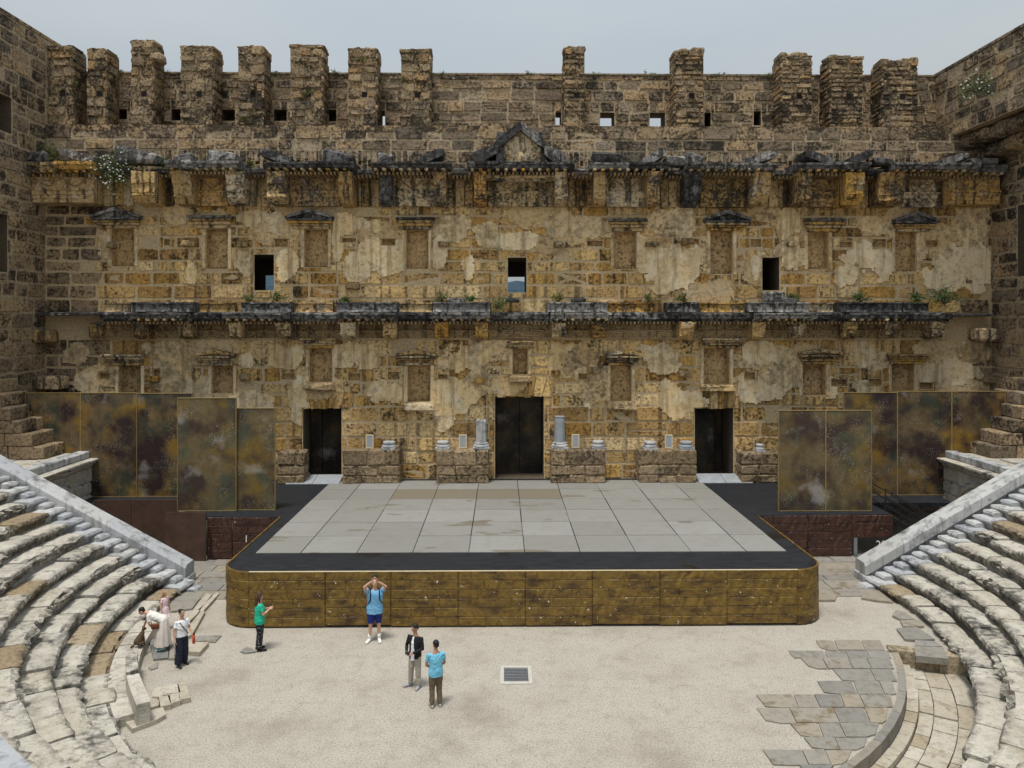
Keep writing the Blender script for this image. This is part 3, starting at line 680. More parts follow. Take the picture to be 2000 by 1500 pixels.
for u0, u1, d_ in ((203, 262, 1.05), (262, 380, 1.6), (380, 448, 1.05), (448, 572, 1.6), (572, 664, 1.0), (664, 778, 1.6), (778, 846, 1.05), (846, 958, 1.6), (958, 1074, .65), (1074, 1190, 1.6), (1190, 1322, .9), (1322, 1360, 1.1), (1360, 1466, 1.05), (1466, 1580, 1.6), (1580, 1642, 1.05), (1642, 1756, 1.6), (1756, 1850, 1.1)):
    cornice(lo, wx(u0, W - .6), wx(u1, W - .6), z1 + .05, zc1 + .02, d_, 'marble_dark')
for u0, u1, d_, mt in ((203, 254, .35, 'marble_ochre'), (255, 375, 1.15, 'marble_dark'), (376, 458, .35, 'marble_ochre'), (470, 570, .8, 'marble_dark'), (572, 650, .5, 'marble_ochre'), (657, 775, 1.15, 'marble_dark'), (776, 844, .35, 'marble_ochre'), (845, 958, 1.15, 'marble_dark'), (1070, 1187, 1.15, 'marble_dark'), (1188, 1280, .35, 'marble_ochre'), (1303, 1366, .8, 'marble_dark'), (1368, 1460, .35, 'marble_ochre'), (1464, 1580, 1.15, 'marble_dark'), (1582, 1640, .35, 'marble_ochre'), (1643, 1762, 1.15, 'marble_dark'), (1764, 1815, .6, 'marble_dark')):
    x0, x1 = wx(u0, W - d_), wx(u1, W - d_)
    ext_x([(W + .02, zc1 + .03), (W - d_, zc1 + .03), (W - d_ + .04, zc1 + .1), (W - d_ + .06, zp - .1), (W - d_ - .02, zp - .06), (W - d_ - .02, zp), (W + .02, zp)], x0 + .01, x1 - .01, .01).build('plinth_block', mt, lo)
for u, wpx in ((890, 34), (1130, 28), (1000, 26), (1510, 40), (1535, 30)):
    c_ = at(u, 590, W - .4); s_ = wpx / 2 * W / F
    MB().rock((c_.x - s_, W - .7, zp - .02), (c_.x + s_, W - .2, zp + (.45 if u == 1510 else .2)), .04, .05).build('loose_block', 'marble_dark', lo)
MB().rock((wx(62, 33.4), 33.2, zc1 - .12), (wx(200, 33.4), W + .02, zc1 + .02), .03, .05).build('ledge_slab', 'marble_dark', lo)
MB().rock((wx(1850, 33.4), 33.3, zc1 - .16), (wx(1942, 33.4), W + .02, zc1 - .03), .03, .05).build('ledge_slab', 'marble_dark', lo)
MB().rock((wx(175, 33.6), 33.5, z0 + .02), (wx(203, 33.6), W + .02, z1), .03, .05).build('bracket', 'marble_ochre', lo)

# ---------------------------------------------------------------- central pediment
pe = part_empty('central_pediment', (wx(1015, 33.3), 33.3, wz(355)), wall)
Yp = 33.1
def pp(u, v): q = at(u, v, Yp); return (q.x, q.z)
MB().prism([pp(982, 352), pp(1060, 352), pp(1060, 290), pp(1017, 253), pp(982, 286)], Yp + .06, W + .02, .72).build('tympanum', 'marble_ochre', pe)
MB().prism([pp(969, 352), pp(984, 352), pp(984, 280), pp(969, 290)], Yp, W + .02, .2).build('jamb_block', 'marble_dark', pe)
MB().prism([pp(1060.5, 352), pp(1067, 352), pp(1067, 296), pp(1060.5, 290)], Yp + .2, W + .02, .7).build('jamb_block', 'marble_ochre', pe)
MB().prism([pp(966, 292), pp(984, 284), pp(1017, 256), pp(1017, 238), pp(972, 274), pp(966, 280)], Yp - .2, W + .02, .4).build('raking_cornice', 'marble_dark', pe)
MB().prism([pp(1017, 238), pp(1017, 256), pp(1050, 284), pp(1066, 292), pp(1066, 280), pp(1061, 274)], Yp - .2, W + .02, .8).build('raking_cornice', 'marble_dark', pe)
MB().prism([pp(970, 252), pp(1062, 252), pp(1062, 285), pp(970, 285)], W - .35, W + .02, .3).build('backing_slab', 'marble_dark', pe)
b = MB()
for sx in (-1, 1):
    for q in range(3):
        cx_, cz_ = pp(1017 + sx * (12 + 7 * q), 330 - 12 * q + 6 * (q % 2))
        b.tube([(cx_ + .16 * math.cos(j * .785) * (1 - j * .06), Yp + .03, cz_ + .16 * math.sin(j * .785) * (1 - j * .06)) for j in range(9)], .045, 6)
cx_, cz_ = pp(1017, 318)
b.tube([(cx_, Yp + .06, cz_ - .5), (cx_ - .02, Yp + .02, cz_ - .1), (cx_, Yp + .01, cz_ + .25), (cx_, Yp + .04, cz_ + .5)], [.16, .14, .17, .07], 8)
b.r = [.3] * len(b.v); b.build('carved_relief', 'marble_ochre', pe)
for poly, dd in (([(924, 300), (972, 280), (972, 300), (928, 326)], .5), ([(1062, 283), (1104, 300), (1107, 316), (1090, 324), (1062, 304)], .5), ([(932, 330), (968, 316), (968, 350), (932, 350)], .25), ([(1064, 312), (1098, 330), (1098, 350), (1064, 350)], .25)):
    MB().prism([pp(*q) for q in poly], Yp + .3 - dd, W + .02).rough(.05, 1.8).build('broken_gable_block', 'marble_dark' if dd > .3 else 'marble_ochre', pe)
MB().rock((wx(930, Yp), Yp - .2, wz(356)), (wx(1104, Yp), W, wz(350)), .02, .04).build('base_slab', 'marble_ochre', pe)

# ---------------------------------------------------------------- attic: ledge, parapet, piers
YP = 35.3
MB().box((XL, W - .02, ZC1 - .25), (XR, YP + .6, ZC1), .4).build('attic_ledge', 'attic', wall)
fp = Frame((0, YP, 0), (1, 0, 0), (0, -1, 0))
zt = H + (VH - 143) / F * YP
att = [(228, 218, 248, 233), (335, 218, 353, 235), (434, 219, 459, 236), (535, 219, 560, 236), (638, 219, 657, 237), (741, 221, 752, 245), (1085, 224, 1096, 244), (1172, 225, 1200, 247), (1269, 225, 1299, 247), (1376, 225, 1388, 247), (1472, 222, 1486, 245), (1600, 224, 1610, 244)]
ah = [(*rc(*d, Y=YP), 1.0, k in (5, 6, 7, 8)) for k, d in enumerate(att)]
ah = [(a, c_, max(e, ZC1 + .05), f_ + .12, d_, t_) for a, c_, e, f_, d_, t_ in ah]
sheet(fp, XL, XR - 1.2, ZC1, zt - .04, ah).build('parapet_face', 'mortar_dark', wall)
sheet(Frame((0, YP + 1.0, 0), (1, 0, 0), (0, -1, 0)), XL, XR - 1.2, ZC1, zt - .04, ah).build('parapet_back', 'mortar_dark', wall)
MB().rock((XL, YP - .06, zt - .1), (XR - 1.2, YP + 1.06, zt), .02, .03).build('parapet_coping', 'attic', wall)
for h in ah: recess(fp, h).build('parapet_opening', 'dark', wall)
masonry(fp, courses(XL, XR - 1.3, ZC1, zt - .08, (.36, .56), (.55, 1.5), ah, .02, rg1), .05, wall, lambda r: 'attic', 65, rg=rg1, wear=.05)
piers = [(90, 142, 92), (168, 208, 97), (253, 299, 80), (350, 417, 91), (463, 514, 90), (565, 630, 87), (678, 736, 93), (781, 841, 95), (1102, 1143, 92), (1318, 1376, 96), (1526, 1588, 104), (1622, 1688, 106), (1724, 1795, 114)]
YF = W + .12
for i, (u0, u1, vt) in enumerate(piers):
    x0, x1 = wx(u0, YF), wx(u1, YF); zt_ = wz(vt, YF)
    core = MB().rock((x0 + .04, YF + .05, ZC1 - .02), (x1 - .04, YP + .1, zt_ - .06), .02, .05, .4).build('pier', 'rubble', wall)
    rg2 = random.Random(40 + i); small = i >= 8
    hh = (.16, .3) if small else (.3, .5); ll = (.35, .8) if small else (.5, 1.1)
    fpf = Frame((0, YF + .05, 0), (1, 0, 0), (0, -1, 0))
    pm = lambda r: 'attic' if r[3] < ZC1 + 1.6 else 'rubble'
    hx = (x0 + x1) / 2 + .1; hz = wz(185, YF)
    masonry(fpf, courses(x0, x1, ZC1, zt_, hh, ll, [(hx - .12, hx + .12, hz - .12, hz + .12, 0)], .03, rg2), .06, core, pm, 14, rg=rg2, wear=.06)
    MB().box((hx - .12, YF + .035, hz - .12), (hx + .12, YF + .06, hz + .12)).build('socket_shade', M['hole'], core)  # flat black plate: shade of a hole as colour, no recess behind
    right = x0 < 0.5
    fs_ = Frame(((x1 - .04) if right else (x0 + .04), 0, 0), (0, 1, 0), (1 if right else -1, 0, 0))
    masonry(fs_, courses(YF, YP, ZC1, zt_, hh, (.5, .9), [], .03, rg2), .05, core, pm, 6, rg=rg2, wear=.06)
    b = MB()                                   # broken, lumpy top
    for q in range(5):
        xx = x0 + (x1 - x0) * (q + .5) / 5; s_ = (x1 - x0) / 8
        b.rock((xx - s_, YF + .05, zt_ - .12), (xx + s_, YF + .9, zt_ + rg2.uniform(.0, .16 if small else .02)), .03, .05)
    if i == 2: b.rock((x1 - .3, YF + .0, zt_ - .9), (x1 + .25, YF + .8, zt_ - .45), .08, .15)
    b.rough(.02, 2.5).build('pier_cap', 'rubble', core)

# ================================================================ side walls
def side_wall(name, label, x, nx, ops, mt, slab=True):
    f = Frame((x, 0, 0), (0, 1, 0), (nx, 0, 0))
    return f
lw = thing('side_building', (-21, 31, 0), 'grey-brown stone side wall with dark window openings, beside the wall end with flowering bush', 'building')
fl = Frame((XL, 0, 0), (0, 1, 0), (1, 0, 0))
def yz(u, v, x):                 # where the ray of a pixel meets the plane x = const
    d = ray(u, v); t_ = x / d[0]; return (d[1] * t_, H + d[2] * t_)
ya, za = yz(14, 420, XL); yb, zb = yz(14, 532, XL); yc, zc_ = yz(22, 262, XL); yd, zd = yz(22, 192, XL)
lh = [(27.0, ya, zb, za, 1.2), (27.0, yc, zc_, zd, 1.2)]
ztl = 21.1
sheet(fl, 26.5, YP + 1.0, 1.2, ztl, lh).build('mortar_bed', 'mortar_dark', lw)
MB().box((XL - 1.6, 26.5, 1.2), (XL - 1.25, YP + 1, ztl), .3).build('wall_core', 'side', lw)
MB().rock((XL - 1.6, 26.5, ztl - .05), (XL + .04, YP + 1.0, ztl + .12), .02, .03).build('coping', 'attic', lw)
for h in lh: recess(fl, h).build('window_opening', 'dark', lw)
masonry(fl, courses(26.5, W - .02, 1.3, ztl - .05, (.48, .7), (.7, 1.6), lh, .03, rg1), .05, lw, lambda r: 'attic' if r[3] > 14.5 else 'side', 260, rg=rg1, wear=.06)
rw = thing('side_building', (23, 31, 0), 'dark lichened stone side wall with jutting corbel course, beside black metal stairs', 'building')
XU = 20.2
frr = Frame((XR, 0, 0), (0, 1, 0), (-1, 0, 0)); fru = Frame((XU, 0, 0), (0, 1, 0), (-1, 0, 0))
ya, za = yz(1988, 402, XR); yb, zb = yz(1988, 540, XR)
rh = [(27.0, ya, zb, za, 1.2)]
ztr = 20.0; zs = 16.9
sheet(frr, 26.5, W + .1, 1.2, zs - .2, rh).build('mortar_bed', 'mortar_dark', rw)
for h in rh: recess(frr, h).build('window_opening', 'dark', rw)
masonry(frr, courses(26.5, W - .02, 1.3, 15.7, (.48, .7), (.7, 1.6), rh, .025, rg1), .05, rw, lambda r: 'side' if r[3] < 9 else 'attic', 160, rg=rg1, wear=.06)
yc, zc_ = yz(1985, 312, XU); yd, zd = yz(1985, 212, XU)
uh = [(26.8, yc, max(zc_, zs + .1), zd, 1.2)]
sheet(fru, 26.5, YP + 1.0, zs, ztr, uh).build('mortar_bed', 'mortar_dark', rw)
for h in uh: recess(fru, h).build('window_opening', 'dark', rw)
masonry(fru, courses(26.5, YP - .05, zs, ztr - .05, (.42, .62), (.7, 1.5), uh, .025, rg1), .05, rw, lambda r: 'attic', 120, rg=rg1, wear=.06)
MB().box((XU + .05, 26.5, zs), (XR + 1.6, YP + 1, ztr), .3).build('wall_core', 'attic', rw)
MB().rock((XU - .05, 26.5, ztr - .05), (XR + 1.6, YP + 1.0, ztr + .12), .02, .03).build('coping', 'attic', rw)
zz = zs
for k in range(2):                       # broken corbel courses stepping out under the upper face
    xk = XU + .3 + .6 * k; y_ = 26.5
    while y_ < W - .1:
        l = random.uniform(.8, 1.5); 
        MB().rock((xk + random.uniform(-.1, .1), y_, zz - .58), (XR + .05, min(y_ + l, W + .0) - .03, zz - .01), .05, .09).build('corbel_stone', 'attic', rw); y_ += l
    zz -= .58

# ================================================================ stage
SX0, SX1, SY0, SY1 = wx(443, 22.2), wx(1597, 22.2), 21.4, 27.5
stage = thing('stage_platform', ((SX0 + SX1) / 2, 27, 0), 'black stage with grey floor boards and rounded gold brick-patterned front', 'stage')
def rounded(x0, x1, y0, y1, r, n=8):
    p = [(x0, y1)]
    p += [(x0 + r - r * math.cos(q), y0 + r - r * math.sin(q)) for q in [math.pi / 2 * i / n for i in range(n + 1)]]
    p += [(x1 - r + r * math.sin(q), y0 + r - r * math.cos(q)) for q in [math.pi / 2 * i / n for i in range(n + 1)]]
    return p + [(x1, y1)]
RW0, RW1 = wx(190, 29.3), wx(1715, 28.6)
front = rounded(SX0 + .05, SX1 - .05, SY0 + .05, SY1, .85)
poly = [(wx(345, 27.6), 29.3), (wx(345, 27.6), 27.6)] + front + [(RW1, 27.6), (RW1, 29.3), (17.5, 29.3), (17.5, W - .02), (-18.5, W - .02), (-18.5, 29.3)]
MB().prism(poly, DECK - .14, DECK, .5, 'z').build('deck', 'deck', stage)
MB().prism([(x * .985 + .01, y + .1) for x, y in front[:-1]] + [front[-1]], .02, DECK - .14, .5, 'z').build('inner_frame', 'metal', stage)
# floor boards
YS = [23.15, 24.93, 26.64, 28.36, 30.07, 31.8, 33.55]
xs0 = at(1024, 1082, 23.2).x
XS = [wx(498, 23.15)] + [xs0 + 1.692 * k for k in range(-4, 5)] + [wx(1537, 23.15)]
rgb_ = random.Random(21)
for j in range(6):
    for i in range(len(XS) - 1):
        rr = rgb_.uniform(0, .8)
        if j == 4 and 2 <= i <= 5: rr = .97
        g_ = rgb_.uniform(.006, .02)
        MB().box((XS[i] + g_, YS[j] + g_, DECK + .004), (XS[i + 1] - rgb_.uniform(.006, .02), YS[j + 1] - rgb_.uniform(.006, .022), DECK + .022 + rgb_.uniform(0, .004)), rr).build('floor_board', 'board', stage)
# gold front: panels of raised bricks
def brick_panel(par, path, z0, z1, rows, mt, nm='front_panel', bl=(.5, .95), thick=.05, seed=0):
    """path: list of (x,y) along the face, outward to the right-hand side of travel reversed (towards -y for left-to-right)"""
    rg = random.Random(seed); P_ = [Vector((x, y, 0)) for x, y in path]
    Ls = [0]
    for a_, b_ in zip(P_, P_[1:]): Ls.append(Ls[-1] + (b_ - a_).length)
    def pt(s_):
        s_ = max(0, min(Ls[-1], s_))
        for i in range(len(P_) - 1):
            if s_ <= Ls[i + 1] + 1e-9:
                t_ = (s_ - Ls[i]) / max(1e-9, Ls[i + 1] - Ls[i]); d_ = (P_[i + 1] - P_[i]).normalized()
                return P_[i].lerp(P_[i + 1], t_), Vector((d_.y, -d_.x, 0))
    n = len(P_)
    vs_ = []
    for s_ in Ls:
        p_, n_ = pt(s_)
        for off, z in ((.0, z0), (.0, z1), (-thick, z1), (-thick, z0)): vs_.append((p_.x + n_.x * off, p_.y + n_.y * off, z))
    fs_ = [(0, 1, 2, 3), tuple(4 * (n - 1) + k for k in (3, 2, 1, 0))]
    for i in range(n - 1):
        for k in range(4): fs_.append((4 * i + k, 4 * i + (k + 1) % 4, 4 * i + 4 + (k + 1) % 4, 4 * i + 4 + k))
    pan = MB().add(vs_, fs_, .5).build(nm, mt, par)
    hr = (z1 - z0) / rows
    for r_ in range(rows):
        s_ = 0.0; first = True
        while s_ < Ls[-1] - .05:
            l = rg.uniform(*bl) * (.6 if first and r_ % 2 else 1); first = False
            e_ = min(Ls[-1], s_ + l)
            if Ls[-1] - e_ < .2: e_ = Ls[-1]
            za, zb_ = z0 + hr * r_ + .006, z0 + hr * (r_ + 1) - .006; pr = rg.uniform(.008, .018)
            m_ = 3 if n > 2 else 2; vs2 = []
            for q in range(m_):
                sq = s_ + .008 + (e_ - s_ - .016) * q / (m_ - 1); p_, n_ = pt(sq); ins = .012 * (1 if q == 0 else -1 if q == m_ - 1 else 0)
                pi_, _ = pt(sq + ins)
                for pp_, off, z in ((p_, -.002, za), (pi_, pr, za + .012), (pi_, pr + rg.uniform(-.008, .008), zb_ - .012), (p_, -.002, zb_)): vs2.append((pp_.x + n_.x * off, pp_.y + n_.y * off, z))
            f2 = [(0, 1, 2, 3), tuple(4 * (m_ - 1) + k for k in (3, 2, 1, 0))]
            for q in range(m_ - 1):
                for k in range(3): f2.append((4 * q + k, 4 * q + k + 1, 4 * q + 5 + k, 4 * q + 4 + k))
            MB().add(vs2, f2, rg.random()).build('brick', mt, pan)
            s_ = e_
    return pan
ZF0, ZF1 = .04, DECK + .03
arcL = [(SX0, SY1 - .1), (SX0, SY0 + .9)] + [(SX0 + .9 - .9 * math.cos(q), SY0 + .9 - .9 * math.sin(q)) for q in [math.pi / 2 * i / 6 for i in range(1, 7)]]
arcR = [(SX1 - .9 + .9 * math.sin(q), SY0 + .9 - .9 * math.cos(q)) for q in [math.pi / 2 * i / 6 for i in range(7)]] + [(SX1, SY1 - .1)]
brick_panel(stage, arcL, ZF0, ZF1, 6, 'gold', seed=1)
seams = [SX0 + .9] + [wx(u, SY0) for u in (635.5, 763.6, 895, 1026, 1157, 1289, 1420)] + [SX1 - .9]
for i in range(len(seams) - 1):
    brick_panel(stage, [(seams[i] + .006, SY0), (seams[i + 1] - .006, SY0)], ZF0 + (.03 if i in (1, 5, 7) else 0), ZF1, 6, 'gold', seed=2 + i)
brick_panel(stage, arcR, ZF0, ZF1, 6, 'gold', seed=20)
b = MB()                                        # chipped white upper lip
for a_, c_ in zip(seams, seams[1:]): b.box((a_, SY0 - .012, ZF1 - .012), (c_, SY0 + .03, ZF1 + .006))
b.build('chipped_lip', 'signframe', stage)
# maroon brick faces of the wide rear stage
Lx0, Lx1 = wx(404, 27.5), SX0
brick_panel(stage, [(Lx0, 27.52), (wx(453, 27.5) - .01, 27.52)], .05, DECK - .02, 5, 'redbrick', 'side_panel', (.5, .9), seed=31)
brick_panel(stage, [(wx(453, 27.5) + .02, 27.52), (Lx1 + .1, 27.52)], .05, DECK - .02, 5, 'redbrick', 'side_panel', (.5, .9), seed=32)
brick_panel(stage, [(SX1 - .1, 27.52), (wx(1578, 27.5) - .01, 27.52)], .05, DECK - .02, 5, 'redbrick', 'side_panel', (.6, 1.1), seed=33)
brick_panel(stage, [(wx(1578, 27.5) + .02, 27.52), (wx(1664, 27.5), 27.52)], .05, DECK - .02, 5, 'redbrick', 'side_panel', (.6, 1.1), seed=34)
pn = brick_panel(stage, [(wx(1664, 27.5) + .02, 27.52), (RW1, 27.52)], .72, DECK - .02, 3, 'redbrick', 'side_panel', (.6, 1.1), seed=35)
bx0 = wx(1668, 27.5)
b = MB().box((bx0, 27.5, .1), (bx0 + .12, 27.56, .72)).box((RW1 - .1, 27.5, .1), (RW1, 27.56, .72)).box((bx0, 27.5, .02), (RW1, 27.56, .12)); b.build('vent_frame', 'steel', stage)
def number(txt, x, y, z, s, par):
    cu = bpy.data.curves.new('n', 'FONT'); cu.body = txt; cu.size = s; cu.extrude = .002
    to = bpy.data.objects.new('n', cu); C.objects.link(to); bpy.context.view_layer.update()
    me = bpy.data.meshes.new_from_object(to.evaluated_get(bpy.context.evaluated_depsgraph_get())); bpy.data.objects.remove(to)
    me.transform(Matrix.Rotation(R(90), 4, 'X')); me.materials.clear(); me.materials.append(M['white'])
    o = bpy.data.objects.new('painted_number', me); C.objects.link(o); o.location = (x, y, z); put(o, par)
number('1', wx(475, 27.4), 27.46, wz(1058, 27.4), .36, stage)
number('28', wx(1712, 27.4), 27.46, .35, .4, stage)
flat = tag(MB().box((RW1 + .02, 27.48, .02), (wx(1800, 27.4), 27.53, .70), .5).build('scenery_flat', 'brown'), 'low maroon board numbered in white beside the black stairs', 'board')
flat2 = tag(MB().box((wx(323, 27.3), 27.26, .02), (wx(403, 27.3), 27.31, wz(998, 27.3)), .5).build('scenery_flat', 'brown'), 'plain brown board standing beside the maroon brick side of the stage', 'board')
for u0, u1, lb in ((184, 257, 'dark brown rippled board next to the arched side wall'), (257, 350, 'dark brown rippled board behind the plain brown board')):
    tag(MB().box((wx(u0, 29.2) + .01, 29.16, .02), (wx(u1, 29.2) - .01, 29.22, wz(974, 29.2)), .5).rough(.02, 2).build('scenery_flat', 'brown'), lb, 'board')
# ---- tall painted panels
def backdrop_panel(u0, u1, vt, Y, z0, mt, label, boards=()):
    x0, x1, z1 = wx(u0, Y), wx(u1, Y), wz(vt, Y)
    t_ = thing('backdrop_panel', ((x0 + x1) / 2, Y, z0), label, 'stage panel', 'tall painted stage panels')
    MB().box((x0 + .016, Y - .03, z0 + .02), (x1 - .016, Y + .03, z1 - .016), .5).build('painted_sheet', mt, t_)
    for a_, c_ in (((x0, z0), (x0 + .016, z1)), ((x1 - .016, z0), (x1, z1)), ((x0 + .016, z1 - .016), (x1 - .016, z1)), ((x0 + .016, z0), (x1 - .016, z0 + .02))):
        MB().box((a_[0], Y - .045, a_[1]), (c_[0], Y + .045, c_[1]), .5).build('edge_strip', 'bd_edge', t_)
    for s_ in (.2, .8):                             # bracing behind
        xx = x0 + (x1 - x0) * s_
        MB().tube([(xx, Y + .04, z0 + (z1 - z0) * .7), (xx, Y + .85, z0 + .02)], .025, 6).build('brace', 'metal', t_)
for a in ((50, 158, 766, 30.7, 'bd_a', 'grey and maroon mottled stage panel half hidden by the stepped stone buttress'), (158, 268, 766, 30.7, 'bd_a', 'mottled stage panel with ochre streak and pale blue smear by the side arch'), (268, 376, 767, 30.72, 'bd_a', 'dark mottled stage panel partly covered by a tan one'),
          (347, 462, 776, 28.4, 'bd_b', 'wide tan speckled stage panel above the maroon bricks and brown board'), (460, 538, 796, 28.5, 'bd_b', 'narrow ochre-footed stage panel beside the wide tan one'),
          (1520, 1612, 802, 28.1, 'bd_b', 'tan and green speckled stage panel standing next to the ramped doorway side'), (1612, 1702, 802, 28.1, 'bd_b', 'tan stage panel with diagonal white scratch above the vent opening'),
          (1647, 1752, 767, 30.6, 'bd_a', 'dark mottled stage panel partly covered by the pair of tan panels'), (1752, 1858, 765, 30.6, 'bd_a', 'mottled ochre and black stage panel behind the black metal stairs'), (1858, 1962, 765, 30.6, 'bd_a', 'grey-brown stage panel half hidden by sloping lichened stones')):
    backdrop_panel(*a[:4], DECK + .005, a[4], a[5])
for (u0, v0, u1, v1), lb in zip(doors, ('ramped doorway next to the narrow stage panel', 'central doorway', 'doorway with patched grey threshold')):
    x0, x1 = wx(u0, 35.2), wx(u1, 35.2); xm = (x0 + x1) / 2; zt_ = wz(v0, 34) - .02
    for s_, (p_, q_), yy in ((0, (x0 - .5, xm - .01), 35.2), (1, (xm + .01, x1 + .5), 35.25 if u0 != 1357 else 35.7)):
        a0, a1, *_ = rc(u0, v0, u1, v1)
        p_, q_ = max(p_, a0 + .04), min(q_, a1 - .04)
        lb2 = 'dark panel, %s, in the %s' % ('fluted-column side' if (u0 == 967 and s_ == 0) else 'smooth-column side' if u0 == 967 else 'outer leaf' if s_ == (0 if u0 < 900 else 1) else 'inner leaf', lb)
        t_ = thing('blocking_panel', ((p_ + q_) / 2, yy, DECK), lb2, 'stage panel', 'dark panels blocking the doorways')
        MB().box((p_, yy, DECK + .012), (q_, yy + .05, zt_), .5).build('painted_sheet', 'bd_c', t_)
        MB().box((p_ + .02, yy + .051, DECK + .012), (p_ + .1, yy + .1, zt_ - .1), .5).build('batten', 'brown', t_)
# ramps at the side doors
for u0, u1, s_, lb in ((565, 667, -1, 'grey sloping board ramp at the doorway near the narrow stage panel'), (1360, 1462, 1, 'grey patched board ramp at the doorway near the tan and green panel')):
    x0, x1 = wx(u0, 33.5), wx(u1, 33.5)
    o = thing('access_ramp', ((x0 + x1) / 2, 33.4, DECK), lb, 'ramp')
    xm = (x0 + x1) / 2
    for k, (a_, c_) in enumerate(((x0, xm - .01), (xm + .01, x1))):
        MB().add([(a_, 32.9, DECK + .005), (c_, 32.9, DECK + .005), (c_, 33.95, DECK + .005), (a_, 33.95, DECK + .005), (a_, 32.9, DECK + .03), (c_, 32.9, DECK + .03), (c_, 33.95, DECK + .22), (a_, 33.95, DECK + .22)], [(0, 3, 2, 1), (4, 5, 6, 7), (0, 1, 5, 4), (1, 2, 6, 5), (2, 3, 7, 6), (3, 0, 4, 7)], .3 + .4 * k).build('board', 'ramp', o)
# ---- stone pedestals with column bases, plaques and column stumps
def pedestal(u0, u1, vt, label, Yf=33.0, depth=1.0):
    x0, x1 = wx(u0, Yf), wx(u1, Yf); zt_ = wz(vt, Yf)
    t_ = thing('stone_pedestal', ((x0 + x1) / 2, Yf + depth / 2, DECK), label, 'pedestal', 'stone pedestals along the stage wall')
    MB().box((x0 + .06, Yf + .06, DECK + .003), (x1 - .06, W - .06, zt_ - .08), .5).build('core', 'pedestal', t_)
    rg = random.Random(u0); z = DECK + .004
    for h in (.36, .42, max(.2, zt_ - DECK - .78)):
        x = x0
        while x < x1 - .05:
            l = rg.uniform(.6, 1.1); e_ = x + l if x1 - (x + l) > .3 else x1
            MB().rock((x + .012, Yf, z + .008), (e_ - .012, Yf + rg.uniform(.4, .8), z + h - .008), .025, .045, rg.random(), rg.random()).build('stone', 'pedestal', t_); x = e_
        for xs_, xe in ((x0 - .0, x0 + .3), (x1 - .3, x1 + .0)):
            MB().rock((xs_ + .01, Yf + .5, z + .01), (xe - .01, W - .06, z + h - .01), .025, .045, rg.random(), rg.random()).build('stone', 'pedestal', t_)
        z += h
    return t_, z
def column_base(u, Yc, z, label, r=.3, mt='marble'):
    x = wx(u, Yc)
    o = MB().box((x - r * 1.15, Yc - r * 1.15, z - .01), (x + r * 1.15, Yc + r * 1.15, z + .08)).lathe((x, Yc, z + .08), [(r * 1.08, 0), (r * 1.14, .04), (r * 1.08, .09), (r * .92, .11), (r * .88, .15), (r * 1.0, .18), (r * .98, .23), (r * .85, .25)]).build('column_fragment', mt)
    return tag(o, label, 'column base', 'marble column bases on the pedestals')
def plaque(u, Yc, z, label, tilt=0):
    x = wx(u, Yc)
    t_ = thing('sign_plaque', (x, Yc, z), label, 'plaque', 'framed plaques on the pedestals')
    w2, h2 = .17, .6
    for a_, c_ in (((-w2, 0), (-w2 + .05, h2)), ((w2 - .05, 0), (w2, h2)), ((-w2 + .05, h2 - .05), (w2 - .05, h2)), ((-w2 + .05, 0), (w2 - .05, .05))):
        MB().box((x + a_[0], Yc - .025, z + a_[1]), (x + c_[0], Yc + .025, z + c_[1])).build('frame', 'signframe', t_)
    MB().box((x - w2 + .05, Yc - .015, z + .05), (x + w2 - .05, Yc + .015, z + h2 - .05)).build('face', 'sign', t_)
    MB().tube([(x, Yc + .02, z + .4), (x, Yc + .3, z + .01)], .015, 6).build('rear_strut', 'metal', t_)
def column_stump(u, Yc, z, label, mt, h=1.05, flutes=True):
    x = wx(u, Yc); t_ = thing('column_stump', (x, Yc, z), label, 'column')
    MB().box((x - .36, Yc - .36, z - .01), (x + .36, Yc + .36, z + .07)).lathe((x, Yc, z + .07), [(.34, 0), (.36, .04), (.34, .09), (.28, .12), (.3, .16), (.27, .2)]).build('base', 'marble', t_)
    b = MB()
    if flutes:
        n = 40; pr = []
        for zz_, k in ((.26, 1.0), (.7, .98), (h + .24, .96)):
            pr.append([(x + (.235 - (.028 if i % 4 in (1, 2) else 0)) * k * math.cos(2 * math.pi * i / n), Yc + (.235 - (.028 if i % 4 in (1, 2) else 0)) * k * math.sin(2 * math.pi * i / n), z + zz_ + (.05 * math.sin(i * .5) if zz_ > 1 else 0)) for i in range(n)])
        vs_ = [q for g_ in pr for q in g_]; fs_ = [tuple(range(n))[::-1], tuple(range(2 * n, 3 * n))] + [(r_ * n + k, r_ * n + (k + 1) % n, (r_ + 1) * n + (k + 1) % n, (r_ + 1) * n + k) for r_ in range(2) for k in range(n)]
        b.add(vs_, fs_)
    else: b.lathe((x, Yc, z + .24), [(.245, 0), (.24, .3), (.235, h * .8), (.22, h * .93), (.235, h)], 24)
    b.build('shaft', mt, t_)
p0, zt0 = pedestal(541, 594, 882, 'stone pedestal half hidden behind the narrow stage panel')
p1, zt1 = pedestal(668, 780, 879, 'stone pedestal between ramped doorway and short wall gap, with one plaque and one base', 32.95)
p2, zt2 = pedestal(851, 955, 879, 'stone pedestal carrying the fluted pale column stump', 32.9)
p3, zt3 = pedestal(1076, 1183, 879, 'stone pedestal carrying the smooth grey column stump', 32.9)
p4, zt4 = pedestal(1248, 1362, 880, 'stone pedestal with plaque between two column bases', 32.95)
p5, zt5 = pedestal(1449, 1532, 886, 'blackened stone pedestal half hidden behind the tan and green panel', 32.95)
column_base(760, 33.3, zt1, 'white marble column base on the pedestal with one plaque and no column', .27); plaque(722, 33.45, zt1, 'framed plaque beside a lone white column base')
